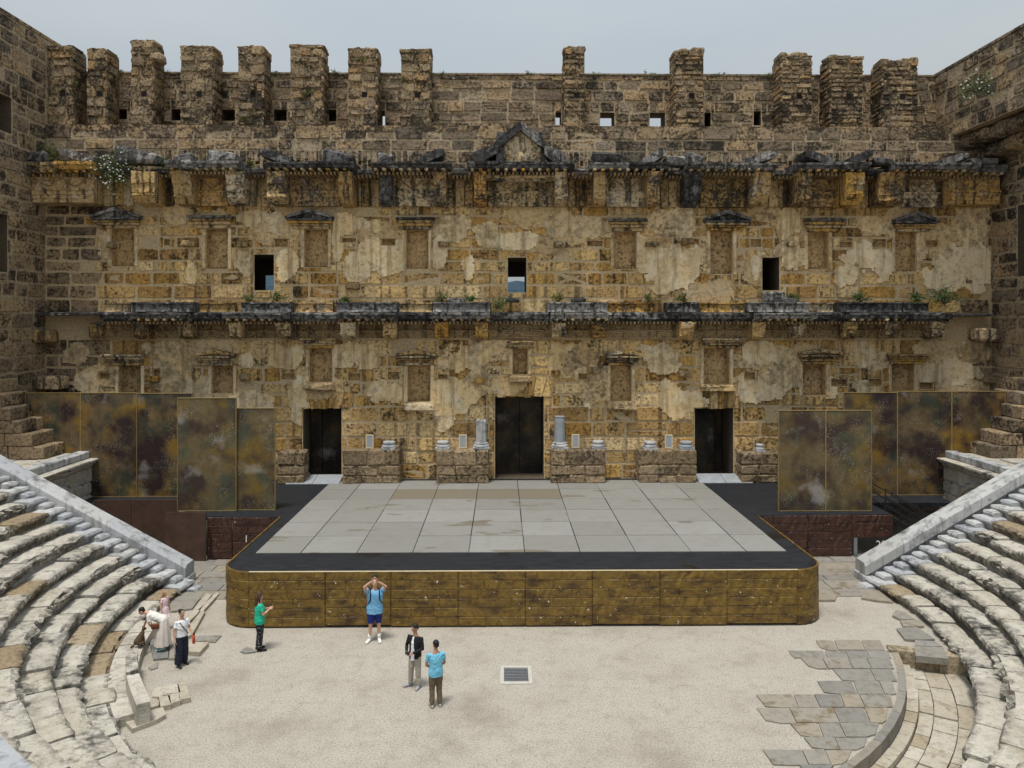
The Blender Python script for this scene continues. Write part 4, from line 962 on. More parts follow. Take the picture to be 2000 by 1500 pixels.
column_base(865, 33.3, zt2, 'marble column base left over beside the fluted column stump', .27); plaque(904, 33.35, zt2, 'framed plaque on the pedestal of the fluted column stump'); column_stump(940, 33.4, zt2, 'pale fluted marble column stump on a pedestal by the central doorway', 'marble', .98)
column_stump(1093, 33.4, zt3, 'smooth dark grey column stump on a pedestal by the central doorway', M['ramp'], 1.15, False); plaque(1124, 33.4, zt3, 'framed plaque beside the smooth grey column stump'); column_base(1168, 33.3, zt3, 'hollow white marble column base on the grey column stump pedestal', .26)
column_base(1269, 33.3, zt4, 'pale marble column base on the pedestal with two bases, away from the doorway', .27); plaque(1306, 33.4, zt4, 'framed plaque standing between two column bases'); column_base(1340, 33.3, zt4, 'grey marble column base next to the doorway with patched threshold', .27, M['ramp'])
column_base(1484, 33.3, zt5, 'small white column base on the blackened pedestal', .17)
# ---- black metal stairs off the stage
st = thing('metal_stairs', (wx(1740, 28.6), 28.6, 0), 'black metal stairs with handrails leading off the stage', 'stairs')
sx0, sx1 = RW1 + .06, RW1 + 2.3
for i in range(7):
    x = sx0 + (sx1 - sx0) * i / 7; z = DECK - .2 - .2 * i
    MB().box((x, 28.2, z - .03), (x + .34, 29.2, z)).build('tread', 'metal', st)
for y in (28.17, 29.23):
    MB().add([(sx0, y - .02, DECK - .3), (sx1, y - .02, .02), (sx1, y + .02, .02), (sx0, y + .02, DECK - .3), (sx0, y - .02, DECK - .12), (sx1, y - .02, .2), (sx1, y + .02, .2), (sx0, y + .02, DECK - .12)], [(0, 1, 2, 3), (4, 7, 6, 5), (0, 4, 5, 1), (1, 5, 6, 2), (2, 6, 7, 3), (3, 7, 4, 0)]).build('stringer', 'metal', st)
    for zo in (.95, .65, .35): MB().tube([(sx0, y, DECK + zo - .15), (sx1, y, zo + .05)], .022, 6).build('rail', 'metal', st)
    for k in range(3):
        t_ = k / 2; x = sx0 + (sx1 - sx0) * t_; zb = (DECK - .15) * (1 - t_) + .05 * t_
        MB().tube([(x, y, zb - .1), (x, y, zb + .95)], .025, 6).build('post', 'metal', st)
for k in range(5):
    x = sx1 - .7 + .14 * k; o = MB().tube([(x, 28.12, .55 - .09 * k), (x + .05, 28.12, .7 - .09 * k)], .03, 6).build('red_tape', 'red', st)
gb = thing('grey_brick_flat', (wx(1780, 30.4), 30.4, 0), 'grey brick-patterned board low behind the black metal stairs', 'board')
brick_panel(gb, [(wx(1706, 30.4), 30.4), (wx(1838, 30.4), 30.4)], .02, wz(978, 30.4), 6, 'greybrick', 'panel', (.5, .9), seed=77)

# ================================================================ side passages (parodoi), marble copings
def parodos(s, name_lb, cornice_u, cornice_v, corner_lb):
    """low block beside the stage: paved top, moulded cornice, arched face looking to the stage"""
    Yb = 31.2; c_ = at(cornice_u, cornice_v, Yb); xf, zt_ = c_.x, c_.z; Y0 = 25.35; xo = s * 24
    t_ = thing('side_passage_block', (xf + s * 3, 28.3, 0), name_lb, 'stone block')
    # face with arched opening, in (y,z), extruded away from the stage
    ya, r_ = 28.2, 1.15; zs_ = .9
    arc = [(ya + r_ * math.cos(q), zs_ + r_ * math.sin(q)) for q in [math.pi * i / 12 for i in range(13)]]
    poly = [(Y0, 0), (ya - r_, 0)] + arc[::-1] + [(ya + r_, 0), (Yb, 0), (Yb, zt_ - .25), (Y0, zt_ - .25)]
    MB().prism(poly, xf + s * .02, xf + s * .8, .5, 'x').build('wall_core', 'marble', t_)
    MB().box((xf + s * .8, Y0, 0), (xo, Yb, zt_ - .26), .3).build('inner_core', 'dark', t_)
    for i in range(9):
        q0, q1 = math.pi * i / 9 + .012, math.pi * (i + 1) / 9 - .012
        for ra, rb, pr in ((r_, r_ + .28, .05), (r_ + .29, r_ + .42, .09)):
            MB().prism([(ya + rr * math.cos(q), zs_ + rr * math.sin(q)) for rr, q in ((ra, q0), (rb, q0), (rb, (q0 + q1) / 2), (rb, q1), (ra, q1), (ra, (q0 + q1) / 2))], xf - s * pr, xf + s * .1, None, 'x').build('arch_stone', 'paver_pale', t_)
    rg = random.Random(5 + s)
    f_ = Frame((xf, 0, 0), (0, 1, 0), (-s, 0, 0))
    ex = [(ya - r_ - .42, ya + r_ + .42, 0, zs_), *[(ya - math.sqrt(max(0, (r_ + .42) ** 2 - (k * .2) ** 2)), ya + math.sqrt(max(0, (r_ + .42) ** 2 - (k * .2) ** 2)), zs_ + k * .2 - .02, zs_ + k * .2 + .2) for k in range(8)]]
    masonry(f_, courses(Y0, Yb, .02, zt_ - .3, (.45, .65), (.7, 1.3), ex, .02, rg), .03, t_, lambda r: 'paver_pale', 60, rg=rg)
    fb = Frame((0, Yb, 0), (1, 0, 0), (0, 1, 0))
    for k, (z0_, z1_, pr) in enumerate(((zt_ - .3, zt_ - .18, .08), (zt_ - .18, zt_ - .08, .2), (zt_ - .08, zt_ + .02, .3))):
        y_ = Y0
        while y_ < Yb:
            l = rg.uniform(1.2, 1.9); e_ = min(y_ + l, Yb + pr)
            if Yb - e_ < .5: e_ = Yb + pr
            MB().rock((xf - s * pr, y_ + .006, z0_), (xf + s * .9, e_ - .006, z1_ - .004), .012, .025).build('cornice_stone', 'seat', t_); y_ = e_
            if e_ >= Yb: break
    # raised kerb course and paved top
    y_ = Y0
    while y_ < Yb - .1:
        e_ = min(y_ + rg.uniform(.9, 1.5), Yb); MB().rock((xf + s * .05, y_ + .01, zt_ + .02), (xf + s * .5, e_ - .01, zt_ + .3), .015, .03).build('kerb_stone', 'marble', t_); y_ = e_
    x_ = .5
    while x_ < 7:
        y_ = Y0
        while y_ < Yb - .1:
            e_ = min(y_ + rg.uniform(.8, 1.4), Yb); MB().rock((xf + s * (x_ + .01), y_ + .01, zt_ - .2), (xf + s * (x_ + .78), e_ - .01, zt_ + .2 + rg.uniform(-.015, .015)), .01, .02).build('paving_slab', 'seat', t_); y_ = e_
        x_ += .8
    return xf, zt_
xfl, ztl_ = parodos(-1, 'pale stone side block with arch and cornice beside the dark mottled panels', 191, 891, '')
xfr, ztr_ = parodos(1, 'pale stone side block with arch and cornice beside the black metal stairs', 1827, 889, '')
# stepped, sloping remains standing on the side blocks against the tall side walls
for s, par, xf, zt_, mt in ((-1, lw, xfl, ztl_, 'side'), (1, rw, xfr, ztr_, 'attic')):
    rg = random.Random(9 + s)
    for k in range(6):
        z_ = zt_ + .2 + .5 * k; xe = xf + s * (1.05 + .42 * k); y_ = 29.3
        while y_ < 31.0:
            e_ = y_ + rg.uniform(.7, 1.1)
            x_ = xe
            while abs(x_) < 21.5:
                l = rg.uniform(.8, 1.4); MB().rock((x_ + s * .012, y_ + .012, z_), (x_ + s * (l - .012), e_ - .012, z_ + .49), .02, .03, rg.random()).build('buttress_stone', mt, par); x_ += s * l
            y_ = e_
def coping(s, u0, v0, u1, v1, lb):
    """sloping marble coping that ends the seating: from its foot by the orchestra up and outwards"""
    Yc = 24.75; p0 = at(u0, v0, Yc); p1 = at(u1, v1, Yc); d_ = (p1 - p0); sl = d_.z / abs(d_.x)
    t_ = thing('marble_coping', (p0.x, Yc + .3, 0), lb, 'coping')
    L = 11.5; n = 9; x_ = p0.x; dx = L / n * s; th = .42
    MB().prism([(p0.x + s * .02, 0), (p0.x + s * L, 0), (p0.x + s * L, p0.z + sl * L - th), (p0.x + s * .02, p0.z - th)], Yc + .08, Yc + .52, .5).build('end_wall', 'marble', t_)
    for i in range(n):
        a_, c_ = p0.x + dx * i, p0.x + dx * (i + 1)
        za, zb = p0.z + sl * abs(dx) * i, p0.z + sl * abs(dx) * (i + 1)
        g_ = .006 * s
        vs_ = []
        for x, z in ((a_ + g_, za), (c_ - g_, zb)):
            for y, zo in ((Yc - .04, -th), (Yc - .04, -.1), (Yc + .06, 0), (Yc + .56, 0), (Yc + .64, -.08), (Yc + .64, -th)): vs_.append((x, y, z + zo))
        MB().add(vs_, [(0, 1, 2, 3, 4, 5), (11, 10, 9, 8, 7, 6)] + [(k, (k + 1) % 6, 6 + (k + 1) % 6, 6 + k) for k in range(6)]).build('coping_stone', 'marble', t_)
    MB().rock((min(p0.x - s * .05, p0.x + s * .3), Yc - .06, .0), (max(p0.x - s * .05, p0.x + s * .3), Yc + .66, p0.z - th + .02), .006, .02).build('end_post', 'marble', t_)
    return p0
cl0 = coping(-1, 364, 1104, 30, 922, 'white sloping marble coping that ends beside the maroon brick stage side')
cr0 = coping(1, 1688, 1100, 2000, 918, 'grey-veined sloping marble coping that ends beside the black stairs')

# ================================================================ stone seating
R0, RS, ZS, NR = {-1: 10.75, 1: 11.25}, .58, .335, 18
YEND = 24.70
def inview(p, mg=170):
    u, v = pix(p); return -mg < u < 2000 + mg and v < 1500 + mg
def seat_geo(th0, th1, r0, ztop, dep, hgt, rg, worn):
    prof = [(.17, -hgt), (.14, -hgt * .62), (.02, -hgt * .45), (.0, -.09), (.04, -.012), (.2, 0), (dep, .0), (dep, -hgt)]
    m_ = 7; vs_ = []; sd_ = rg.random() * 50
    for q in range(m_):
        t_ = q / (m_ - 1); th = th0 + (th1 - th0) * t_; edge = abs(2 * t_ - 1) ** 3
        for k, (r_, z_) in enumerate(prof):
            nz = noise.noise((q * .9 + sd_, k * .6, sd_)); n2 = noise.noise((q * 1.7, k * 1.1 + sd_, sd_ * 2))
            if k in (2, 3, 4): r_ += worn * (.07 + .17 * nz) + .03 * edge; z_ -= (worn * (.05 + .07 * n2) if k == 4 else 0) + .012 * edge * (k == 4)
            if k in (5, 6): z_ += .02 * nz - .03 * edge
            if k == 5: z_ -= worn * .04 * max(0, n2)
            vs_.append((CX + (r0 + r_) * math.cos(th), CY + (r0 + r_) * math.sin(th), ztop + z_))
    n = len(prof); fs_ = [tuple(range(n)), tuple(range(n * (m_ - 1), n * m_))[::-1]]
    for q in range(m_ - 1): fs_ += [(q * n + k, q * n + (k + 1) % n, (q + 1) * n + (k + 1) % n, (q + 1) * n + k) for k in range(n)]
    return vs_, fs_
def seating(s, lb, seed, stairs):
    t_ = thing('stone_seating', (CX + s * 14, CY - 3, 0), lb, 'seating')
    rg = random.Random(seed); items = []; steps = []
    for k in range(NR):
        r0 = R0[s] + RS * k; zt_ = .30 + ZS * k
        ang_end = math.asin((YEND - CY) / (r0 + .3)); a_ = -ang_end      # measured from the +/-x axis, positive towards the camera
        wst = .78 / r0
        th = a_
        # marble steps against the coping
        steps.append((th, th + wst * .6, r0 - .27, zt_ - ZS / 2, .4, ZS / 2 + .2)); steps.append((th, th + wst, r0, zt_, RS + .05, ZS))
        th += wst
        while th < R(112):
            l = rg.uniform(.75, 1.6) / r0
            hit = [c_ for c_ in stairs if c_ - .42 / r0 < th + l and th < c_ + .42 / r0]
            if hit:
                c_ = hit[0]
                if c_ - .42 / r0 - th > .25 / r0: items.append((th, c_ - .42 / r0, r0, zt_))
                steps.append((c_ - .4 / r0, c_ + .4 / r0, r0 - .28, zt_ - ZS / 2, .42, ZS / 2 + .2)); steps.append((c_ - .4 / r0, c_ + .4 / r0, r0, zt_, RS + .05, ZS))
                th = c_ + .42 / r0; continue
            items.append((th, th + l, r0, zt_)); th += l
    def W_(th): return th if s > 0 else math.pi - th
    def ang(th0, th1):     # th measured towards the camera: y = CY - r sin(th)
        return (-th0, -th1) if s > 0 else (math.pi + th0, math.pi + th1)
    vis = []
    for it in items:
        a0, a1 = ang(it[0], it[1]); am = (a0 + a1) / 2
        p_ = (CX + (it[2] + .2) * math.cos(am), CY + (it[2] + .2) * math.sin(am), it[3])
        if inview(p_) and p_[1] > 3: 
            dist = (Vector(p_) - Vector((0, 0, H))).length; vis.append((-(it[1] - it[0]) * it[2] / dist, it, a0, a1))
    vis.sort(key=lambda q: q[0])
    rest = MB()
    for i, (_, it, a0, a1) in enumerate(vis):
        g_ = rg.uniform(.012, .03) / it[2] * (1 if a1 > a0 else -1)
        w_ = rg.choice((.05, .15, .4, .9, 1.5)); vs_, fs_ = seat_geo(a0 + g_, a1 - g_, it[2] + rg.uniform(-.06, .06), it[3] + rg.uniform(-.045, .03), RS + .08, ZS + .02, rg, w_)
        cr_ = [(1.0 if k in (1, 2, 3) else .75 if k in (0, 4) else .1) for _q in range(7) for k in range(8)]
        if i < 300:
            mb = MB().add(vs_, fs_, rg.random()); mb.c = cr_
            mb.build('seat_block', 'seat_brown' if rg.random() < .1 else 'seat', t_)
        else: rest.add(vs_, fs_, rg.random()); rest.c = (rest.c or []) + cr_
    if rest.v: rest.build('far_seat_blocks', 'seat', t_, kind='stuff')
    for th0, th1, r0, zt_, dep, hg in steps:
        a0, a1 = ang(th0, th1); am = (a0 + a1) / 2
        p_ = (CX + r0 * math.cos(am), CY + r0 * math.sin(am), zt_)
        if inview(p_) and p_[1] > 3:
            vs_, fs_ = seat_geo(a0, a1, r0 + rg.uniform(-.02, .02), zt_ + rg.uniform(-.01, .01), dep, hg, rg, .15)
            MB().add(vs_, fs_, rg.random()).build('step', 'marble' if th0 < 0 else 'seat', t_)
    return t_
seat_l = seating(-1, 'weathered curved stone seating where a woman bends down to a cat', 3, (R(57),))
seat_r = seating(1, 'weathered curved stone seating above the sunken paved walk', 4, (R(60),))
for s, lb in ((-1, 0), (1, 1)):          # rough fill under the blocks, so that no gap looks into the void
    pass
# near marble coping corner beside the lower flight of steps
P_ = [on(u, v, 3.0) for u, v in ((-90, 1385), (0, 1437), (66, 1500), (120, 1560), (-60, 1640))]
tag(MB().prism([(q.x, q.y) for q in P_], 2.3, 3.0, .3, 'z').build('marble_block', 'marble'), 'smooth white marble block on the seating near the lower flight of steps', 'marble block')

# ================================================================ paving
def slab_poly(pts_px, z=.0, th=.05, name='paving_slab', mt='paver', par=None, zb=None):
    P_ = [on(u, v, z + th) for u, v in pts_px]
    return MB().prism([(q.x, q.y) for q in P_], (z - .1) if zb is None else zb, z + th, None, 'z').build(name, mt, par)
pv = MB().box((-.2, 18, -.08), (-.1, 18.1, -.06)).build('slate_paving', 'paver'); pv['kind'] = 'structure'
rg = random.Random(15)
rows = [(1250, 1270, 1585, 1720), (1270, 1285, 1545, 1735), (1285, 1306, 1570, 1738), (1306, 1330, 1630, 1742), (1330, 1356, 1600, 1742), (1356, 1382, 1480, 1740), (1382, 1412, 1480, 1734), (1412, 1440, 1550, 1716), (1440, 1464, 1570, 1694), (1464, 1494, 1500, 1664), (1494, 1530, 1560, 1630)]
for v0, v1, u0, u1 in rows:
    u = u0 + rg.uniform(-8, 8); first = True
    while u < u1 - 8:
        e_ = min(u + rg.uniform(34, 88), u1)
        if u1 - e_ < 25: e_ = u1
        sk = (v1 - v0) * .45
        q = [(u + rg.uniform(0, 4) - (rg.uniform(0, 10) if first else 0), v0 + rg.uniform(0, .8)), ((u + e_) / 2, v0 + rg.uniform(0, .8)), (e_ - 1, v0 + rg.uniform(0, .8)), (e_ - 1 + sk, v1 - .3), ((u + e_) / 2 + sk, v1 - rg.uniform(0, .8)), (u + 1 + sk, v1 - rg.uniform(0, 1) - (rg.uniform(0, 5) if first else 0))]
        W_ = []
        for x in q:
            g3 = on(*x, .03); d_ = Vector((g3.x - CX, g3.y - CY)); 
            if d_.length > 9.78: d_ *= 9.78 / d_.length
            W_.append((CX + d_.x, CY + d_.y))
        ar = abs(sum(W_[i][0] * W_[i - 1][1] - W_[i - 1][0] * W_[i][1] for i in range(len(W_)))) / 2
        if ar > .08: MB().prism(W_, -.1, .025 + rg.uniform(0, .018), None, 'z').build('paving_slab', 'paver', pv)
        u = e_; first = False
# loose slabs at the foot of the right seating
for q in ([(1142, 405), (1165, 370), (1225, 385), (1290, 430), (1200, 432)], [(1170, 490), (1300, 478), (1420, 560), (1300, 565), (1225, 560)], [(1195, 438), (1320, 432), (1350, 475), (1215, 478)], [(1290, 566), (1420, 575), (1470, 608), (1290, 602)], [(940, 290), (975, 240), (1060, 245), (1148, 318), (1040, 308)], [(1285, 605), (1470, 612), (1510, 688), (1295, 668)], [(660, 220), (740, 250), (780, 275), (770, 305), (660, 305)]):
    slab_poly([(1400 + x * .3, 1080 + y * .3) for x, y in q], 0, .07, par=pv)
# sunken walk on the right
sw = MB().box((5, 12, -.47), (5.1, 12.1, -.46)).build('sunken_walk', 'paver_pale'); sw['kind'] = 'structure'
b = MB()
for k in range(60): pass
rg = random.Random(16)
for ra, rb, ll in ((9.98, 10.22, (.5, .9)), (10.24, 10.52, (.35, .6)), (10.54, 11.0, (.6, 1.1)), (11.02, 11.5, (.6, 1.2))):
    th = R(-17)
    while th > R(-78):
        l = rg.uniform(*ll) / ra; e_ = th - l; g_ = .012 / ra
        zt_ = -.36 + rg.uniform(-.02, .02) + (.1 if ra < 10.1 else 0)
        pts_ = [(CX + r_ * math.cos(q), CY + r_ * math.sin(q)) for r_, q in ((ra, th - g_), (rb, th - g_), (rb, (th + e_) / 2), (rb, e_ + g_), (ra, e_ + g_), (ra, (th + e_) / 2))]
        MB().prism(pts_, -.5, zt_, None, 'z').build('walk_slab', 'paver_pale', sw); th = e_
# kerb of the gravel floor along the walk
th = R(-17); 
while th > R(-78):
    l = rg.uniform(1.0, 1.7) / 9.95; e_ = th - l
    pts_ = [(CX + r_ * math.cos(q), CY + r_ * math.sin(q)) for r_, q in ((9.8, th - .001), (9.97, th - .001), (9.97, (th + e_) / 2), (9.97, e_ + .001), (9.8, e_ + .001), (9.8, (th + e_) / 2))]
    MB().prism(pts_, -.49, .02, None, 'z').build('kerb_stone', 'paver', sw); th = e_
for ra, rb in ((9.75, 10.35), (10.37, 10.9), (10.92, 11.5)):
    q0, q1 = R(-15.2), R(-17.0)
    MB().prism([(CX + ra * math.cos(q0), CY + ra * math.sin(q0)), (CX + rb * math.cos(q0), CY + rb * math.sin(q0)), (CX + rb * math.cos(q1), CY + rb * math.sin(q1)), (CX + ra * math.cos(q1), CY + ra * math.sin(q1))], -.49, .05 + random.uniform(0, .03), None, 'z').rough(.03, 2).build('end_stone', 'seat_brown', sw)
# slabs of the side passages and of the left edge
lp = MB().box((-9.2, 25, -.08), (-9.1, 25.1, -.06)).build('passage_paving', 'paver'); lp['kind'] = 'structure'
for xa, xb in ((cl0.x + .05, SX0 - .02), (SX1 + .02, cr0.x - .05)):
    y_ = 23.6; rg = random.Random(int(xa * 10))
    while y_ < 27.4:
        h_ = rg.uniform(.55, .8); x = xa - (1.0 if xa < 0 else 0)
        while x < xb + (0 if xa < 0 else 1.0):
            l = rg.uniform(.9, 1.6); MB().rock((x + .01, y_ + .01, -.1), (min(x + l, xb + (0 if xa < 0 else 1.0)) - .01, y_ + h_ - .01, .035 + rg.uniform(0, .012)), .012, .015).build('paving_slab', 'paver', lp); x += l
        y_ += h_
for q, th_ in (([(975, 910), (1060, 885), (1085, 935), (1000, 965)], .05), ([(990, 880), (1085, 865), (1090, 920), (1035, 935), (990, 935)], .12), ([(1085, 860), (1160, 850), (1175, 905), (1090, 915)], .12), ([(1155, 850), (1210, 838), (1240, 940), (1170, 955)], .12), ([(1035, 935), (1105, 925), (1115, 985), (1045, 1000)], .12), ([(1090, 920), (1165, 908), (1175, 960), (1110, 980)], .12),
               ([(780, 930), (980, 890), (1035, 960), (1035, 990), (800, 1060)], .08), ([(805, 1085), (1060, 1000), (1080, 1050), (1020, 1085), (860, 1145)], .1), ([(965, 745), (1030, 705), (1025, 745), (985, 760)], .03), ([(1215, 600), (1240, 580), (1360, 580), (1300, 645), (1230, 640)], .12), ([(1265, 570), (1290, 538), (1445, 535), (1400, 580)], .03),
               ([(970, 560), (1110, 560), (1100, 680), (1000, 690)], .06), ([(1100, 575), (1130, 570), (1135, 685), (1095, 685)], .06), ([(1210, 500), (1310, 375), (1335, 380), (1250, 530), (1215, 545)], .1), ([(1200, 440), (1345, 262), (1380, 270), (1280, 400), (1215, 460)], .09), ([(1290, 370), (1410, 255), (1428, 262), (1320, 380)], .09), ([(1090, 300), (1170, 250), (1330, 258), (1250, 360), (1110, 380)], .06), ([(1565, 640), (1600, 612), (1640, 620), (1670, 640), (1600, 650)], .04)):
    slab_poly([(x * .3, 1080 + y * .3) for x, y in q], 0, th_, par=lp, mt='paver_pale' if th_ > .07 else 'paver')
# two upright kerb slabs fencing the left seating foot
uk = []
for k, (th0, th1) in enumerate(((R(180 + 21.5), R(180 + 29)), (R(180 + 29.3), R(180 + 37.5)))):
    r_ = 10.28; pts_ = [(CX + rr * math.cos(q), CY + rr * math.sin(q)) for rr, q in ((r_, th0), (r_ + .26, th0), (r_ + .26, (th0 + th1) / 2), (r_ + .26, th1), (r_, th1), (r_, (th0 + th1) / 2))]
    tag(MB().prism(pts_, 0, .62 - .06 * k, None, 'z').rough(.04, 1.8).build('upright_slab', 'seat'), ('upright curved stone slab the cat sits behind', 'upright curved stone slab with a dark broken lower end')[k], 'stone slab')
# orchestra drain
gc = on(1008, 1319); gr = thing('drain_grate', (gc.x, gc.y, 0), 'square pale stone frame with dark metal grate set in the gravel', 'drain')
for a_, c_ in (((-.39, -.47), (-.29, .47)), ((.29, -.47), (.39, .47)), ((-.29, -.47), (.29, -.36)), ((-.29, .36), (.29, .47))):
    MB().rock((gc.x + a_[0], gc.y + a_[1], -.05), (gc.x + c_[0], gc.y + c_[1], .03), .002, .008).build('frame_stone', 'cream', gr)
MB().box((gc.x - .29, gc.y - .36, -.05), (gc.x + .29, gc.y + .36, .006)).build('pit', 'metal', gr)  # solid black block: the shade under the bars put into its colour
for k in range(9): MB().box((gc.x - .28, gc.y - .345 + k * .08, .007), (gc.x + .28, gc.y - .31 + k * .08, .026)).build('bar', 'steel', gr)
# low kerb of the left seating, where the cat sits
th = R(180 + 6); rg = random.Random(8)
while th < R(180 + 35):
    l = rg.uniform(.7, 1.2) / 10.5; pts_ = [(CX + rr * math.cos(q), CY + rr * math.sin(q)) for rr, q in ((10.3, th + .001), (10.9, th + .001), (10.9, th + l / 2), (10.9, th + l - .001), (10.3, th + l - .001), (10.3, th + l / 2))]
    MB().prism(pts_, -.05, .235 + rg.uniform(-.012, .012), None, 'z').build('kerb_block', 'seat', seat_l); th += l

# ================================================================ people
def cloth(name, col, rough=.85, var=.12, scale=9): return flat_mat(name, col, rough, var, scale, .006)
SK = {'a': flat_mat('skin_fair', (.56, .33, .24), .55, .08), 'b': flat_mat('skin_tan', (.40, .22, .14), .55, .08), 'c': flat_mat('skin_olive', (.46, .27, .18), .55, .08)}
HAIR = {'brown': flat_mat('brown_hair', (.07, .035, .018), .6, .4, 30), 'black': flat_mat('black_hair', (.012, .01, .009), .5, .3, 30), 'blond': flat_mat('blond_hair', (.36, .2, .08), .6, .3, 30)}
def loft(bm, pts, rad, side=(1, 0, 0), n=14):
    side = Vector(side); rings = []
    pts = [Vector(p) for p in pts]
    for i, p in enumerate(pts):
        d = (pts[min(i + 1, len(pts) - 1)] - pts[max(i - 1, 0)]).normalized()
        a = side - d * side.dot(d)
        if a.length < .1: a = Vector((0, 1, 0)) - d * d.y
        a.normalize(); q = d.cross(a); w_, h_ = rad[i] if isinstance(rad[i], tuple) else (rad[i], rad[i])
        rings.append([bm.verts.new(p + a * math.cos(t) * w_ + q * math.sin(t) * h_) for t in [2 * math.pi * k / n for k in range(n)]])
    for r0, r1 in zip(rings, rings[1:]):
        for k in range(n): bm.faces.new((r0[k], r0[(k + 1) % n], r1[(k + 1) % n], r1[k]))
    bm.faces.new(rings[0][::-1]); bm.faces.new(rings[-1])
def ball(bm, c, r, rot=None):
    m_ = Matrix.Translation(Vector(c)) @ (rot.to_4x4() if rot else Matrix.Identity(4)) @ Matrix.Diagonal((r[0], r[1], r[2], 1))
    bmesh.ops.create_uvsphere(bm, u_segments=16, v_segments=10, radius=1, matrix=m_)
def skin_obj(bm, name, mat, vox, parent, loc, rz, sc, smooth=4):
    bmesh.ops.recalc_face_normals(bm, faces=bm.faces)
    me = bpy.data.meshes.new(name); bm.to_mesh(me); bm.free()
    if vox:
        t_ = bpy.data.objects.new('t', me); C.objects.link(t_)
        md = t_.modifiers.new('r', 'REMESH'); md.mode = 'VOXEL'; md.voxel_size = vox
        ms = t_.modifiers.new('s', 'SMOOTH'); ms.iterations = smooth; ms.factor = .5
        bpy.context.view_layer.update(); dg = bpy.context.evaluated_depsgraph_get()
        m2 = bpy.data.meshes.new_from_object(t_.evaluated_get(dg)); bpy.data.objects.remove(t_); me = m2; me.name = name
    if name in ('shirt', 'jacket', 'trousers', 'shorts', 'undershirt'):
        nv_ = [v_.normal.copy() for v_ in me.vertices]
        for v_, nn_ in zip(me.vertices, nv_):
            q_ = v_.co.copy(); v_.co = q_ + nn_ * (.011 * noise.noise((q_.x * 9, q_.y * 9, q_.z * 15 + q_.x * 8)) + .005 * noise.noise((q_.x * 25, q_.y * 25, q_.z * 22)))
    me.transform(Matrix.Rotation(rz, 4, 'Z') @ Matrix.Scale(sc, 4))
    me.polygons.foreach_set('use_smooth', [True] * len(me.polygons)); me.materials.clear(); me.materials.append(mat)
    o = bpy.data.objects.new(name, me); C.objects.link(o); o.location = loc
    if parent: put(o, parent)
    return o
def limb(a, b, k): return Vector(a).lerp(Vector(b), k)
def hand(bm, wr, d, up, s=1.0, curl=.5, side=1):
    """palm plus four fingers and a thumb leaving the side of the palm; d: direction of the hand, up: back of the hand"""
    wr, d = Vector(wr), Vector(d).normalized(); up = (Vector(up) - d * Vector(up).dot(d)).normalized(); x = d.cross(up) * side
    loft(bm, [wr, wr + d * .04, wr + d * .085], [(.026 * s, .02 * s), (.04 * s, .017 * s), (.042 * s, .014 * s)], x, 10)
    for k, (o_, l) in enumerate(((-.031, .072), (-.010, .082), (.011, .077), (.031, .06))):
        p = wr + d * .08 + x * o_; c_ = -up * curl
        p1 = p + (d * 1 + c_ * .4).normalized() * l * .45; p2 = p1 + (d * .7 + c_ * 1.1).normalized() * l * .33; p3 = p2 + (d * .3 + c_ * 1.6).normalized() * l * .28
        loft(bm, [p - d * .01, p1, p2, p3], [.0098 * s, .009 * s, .0085 * s, .007 * s], x, 6)
    p = wr + d * .03 - x * .034; p1 = p - x * .026 + d * .03 - up * .008; p2 = p1 + d * .03 - up * curl * .02
    loft(bm, [wr + d * .025 - x * .015, p, p1, p2], [.016, .0125, .011, .008], up, 6)
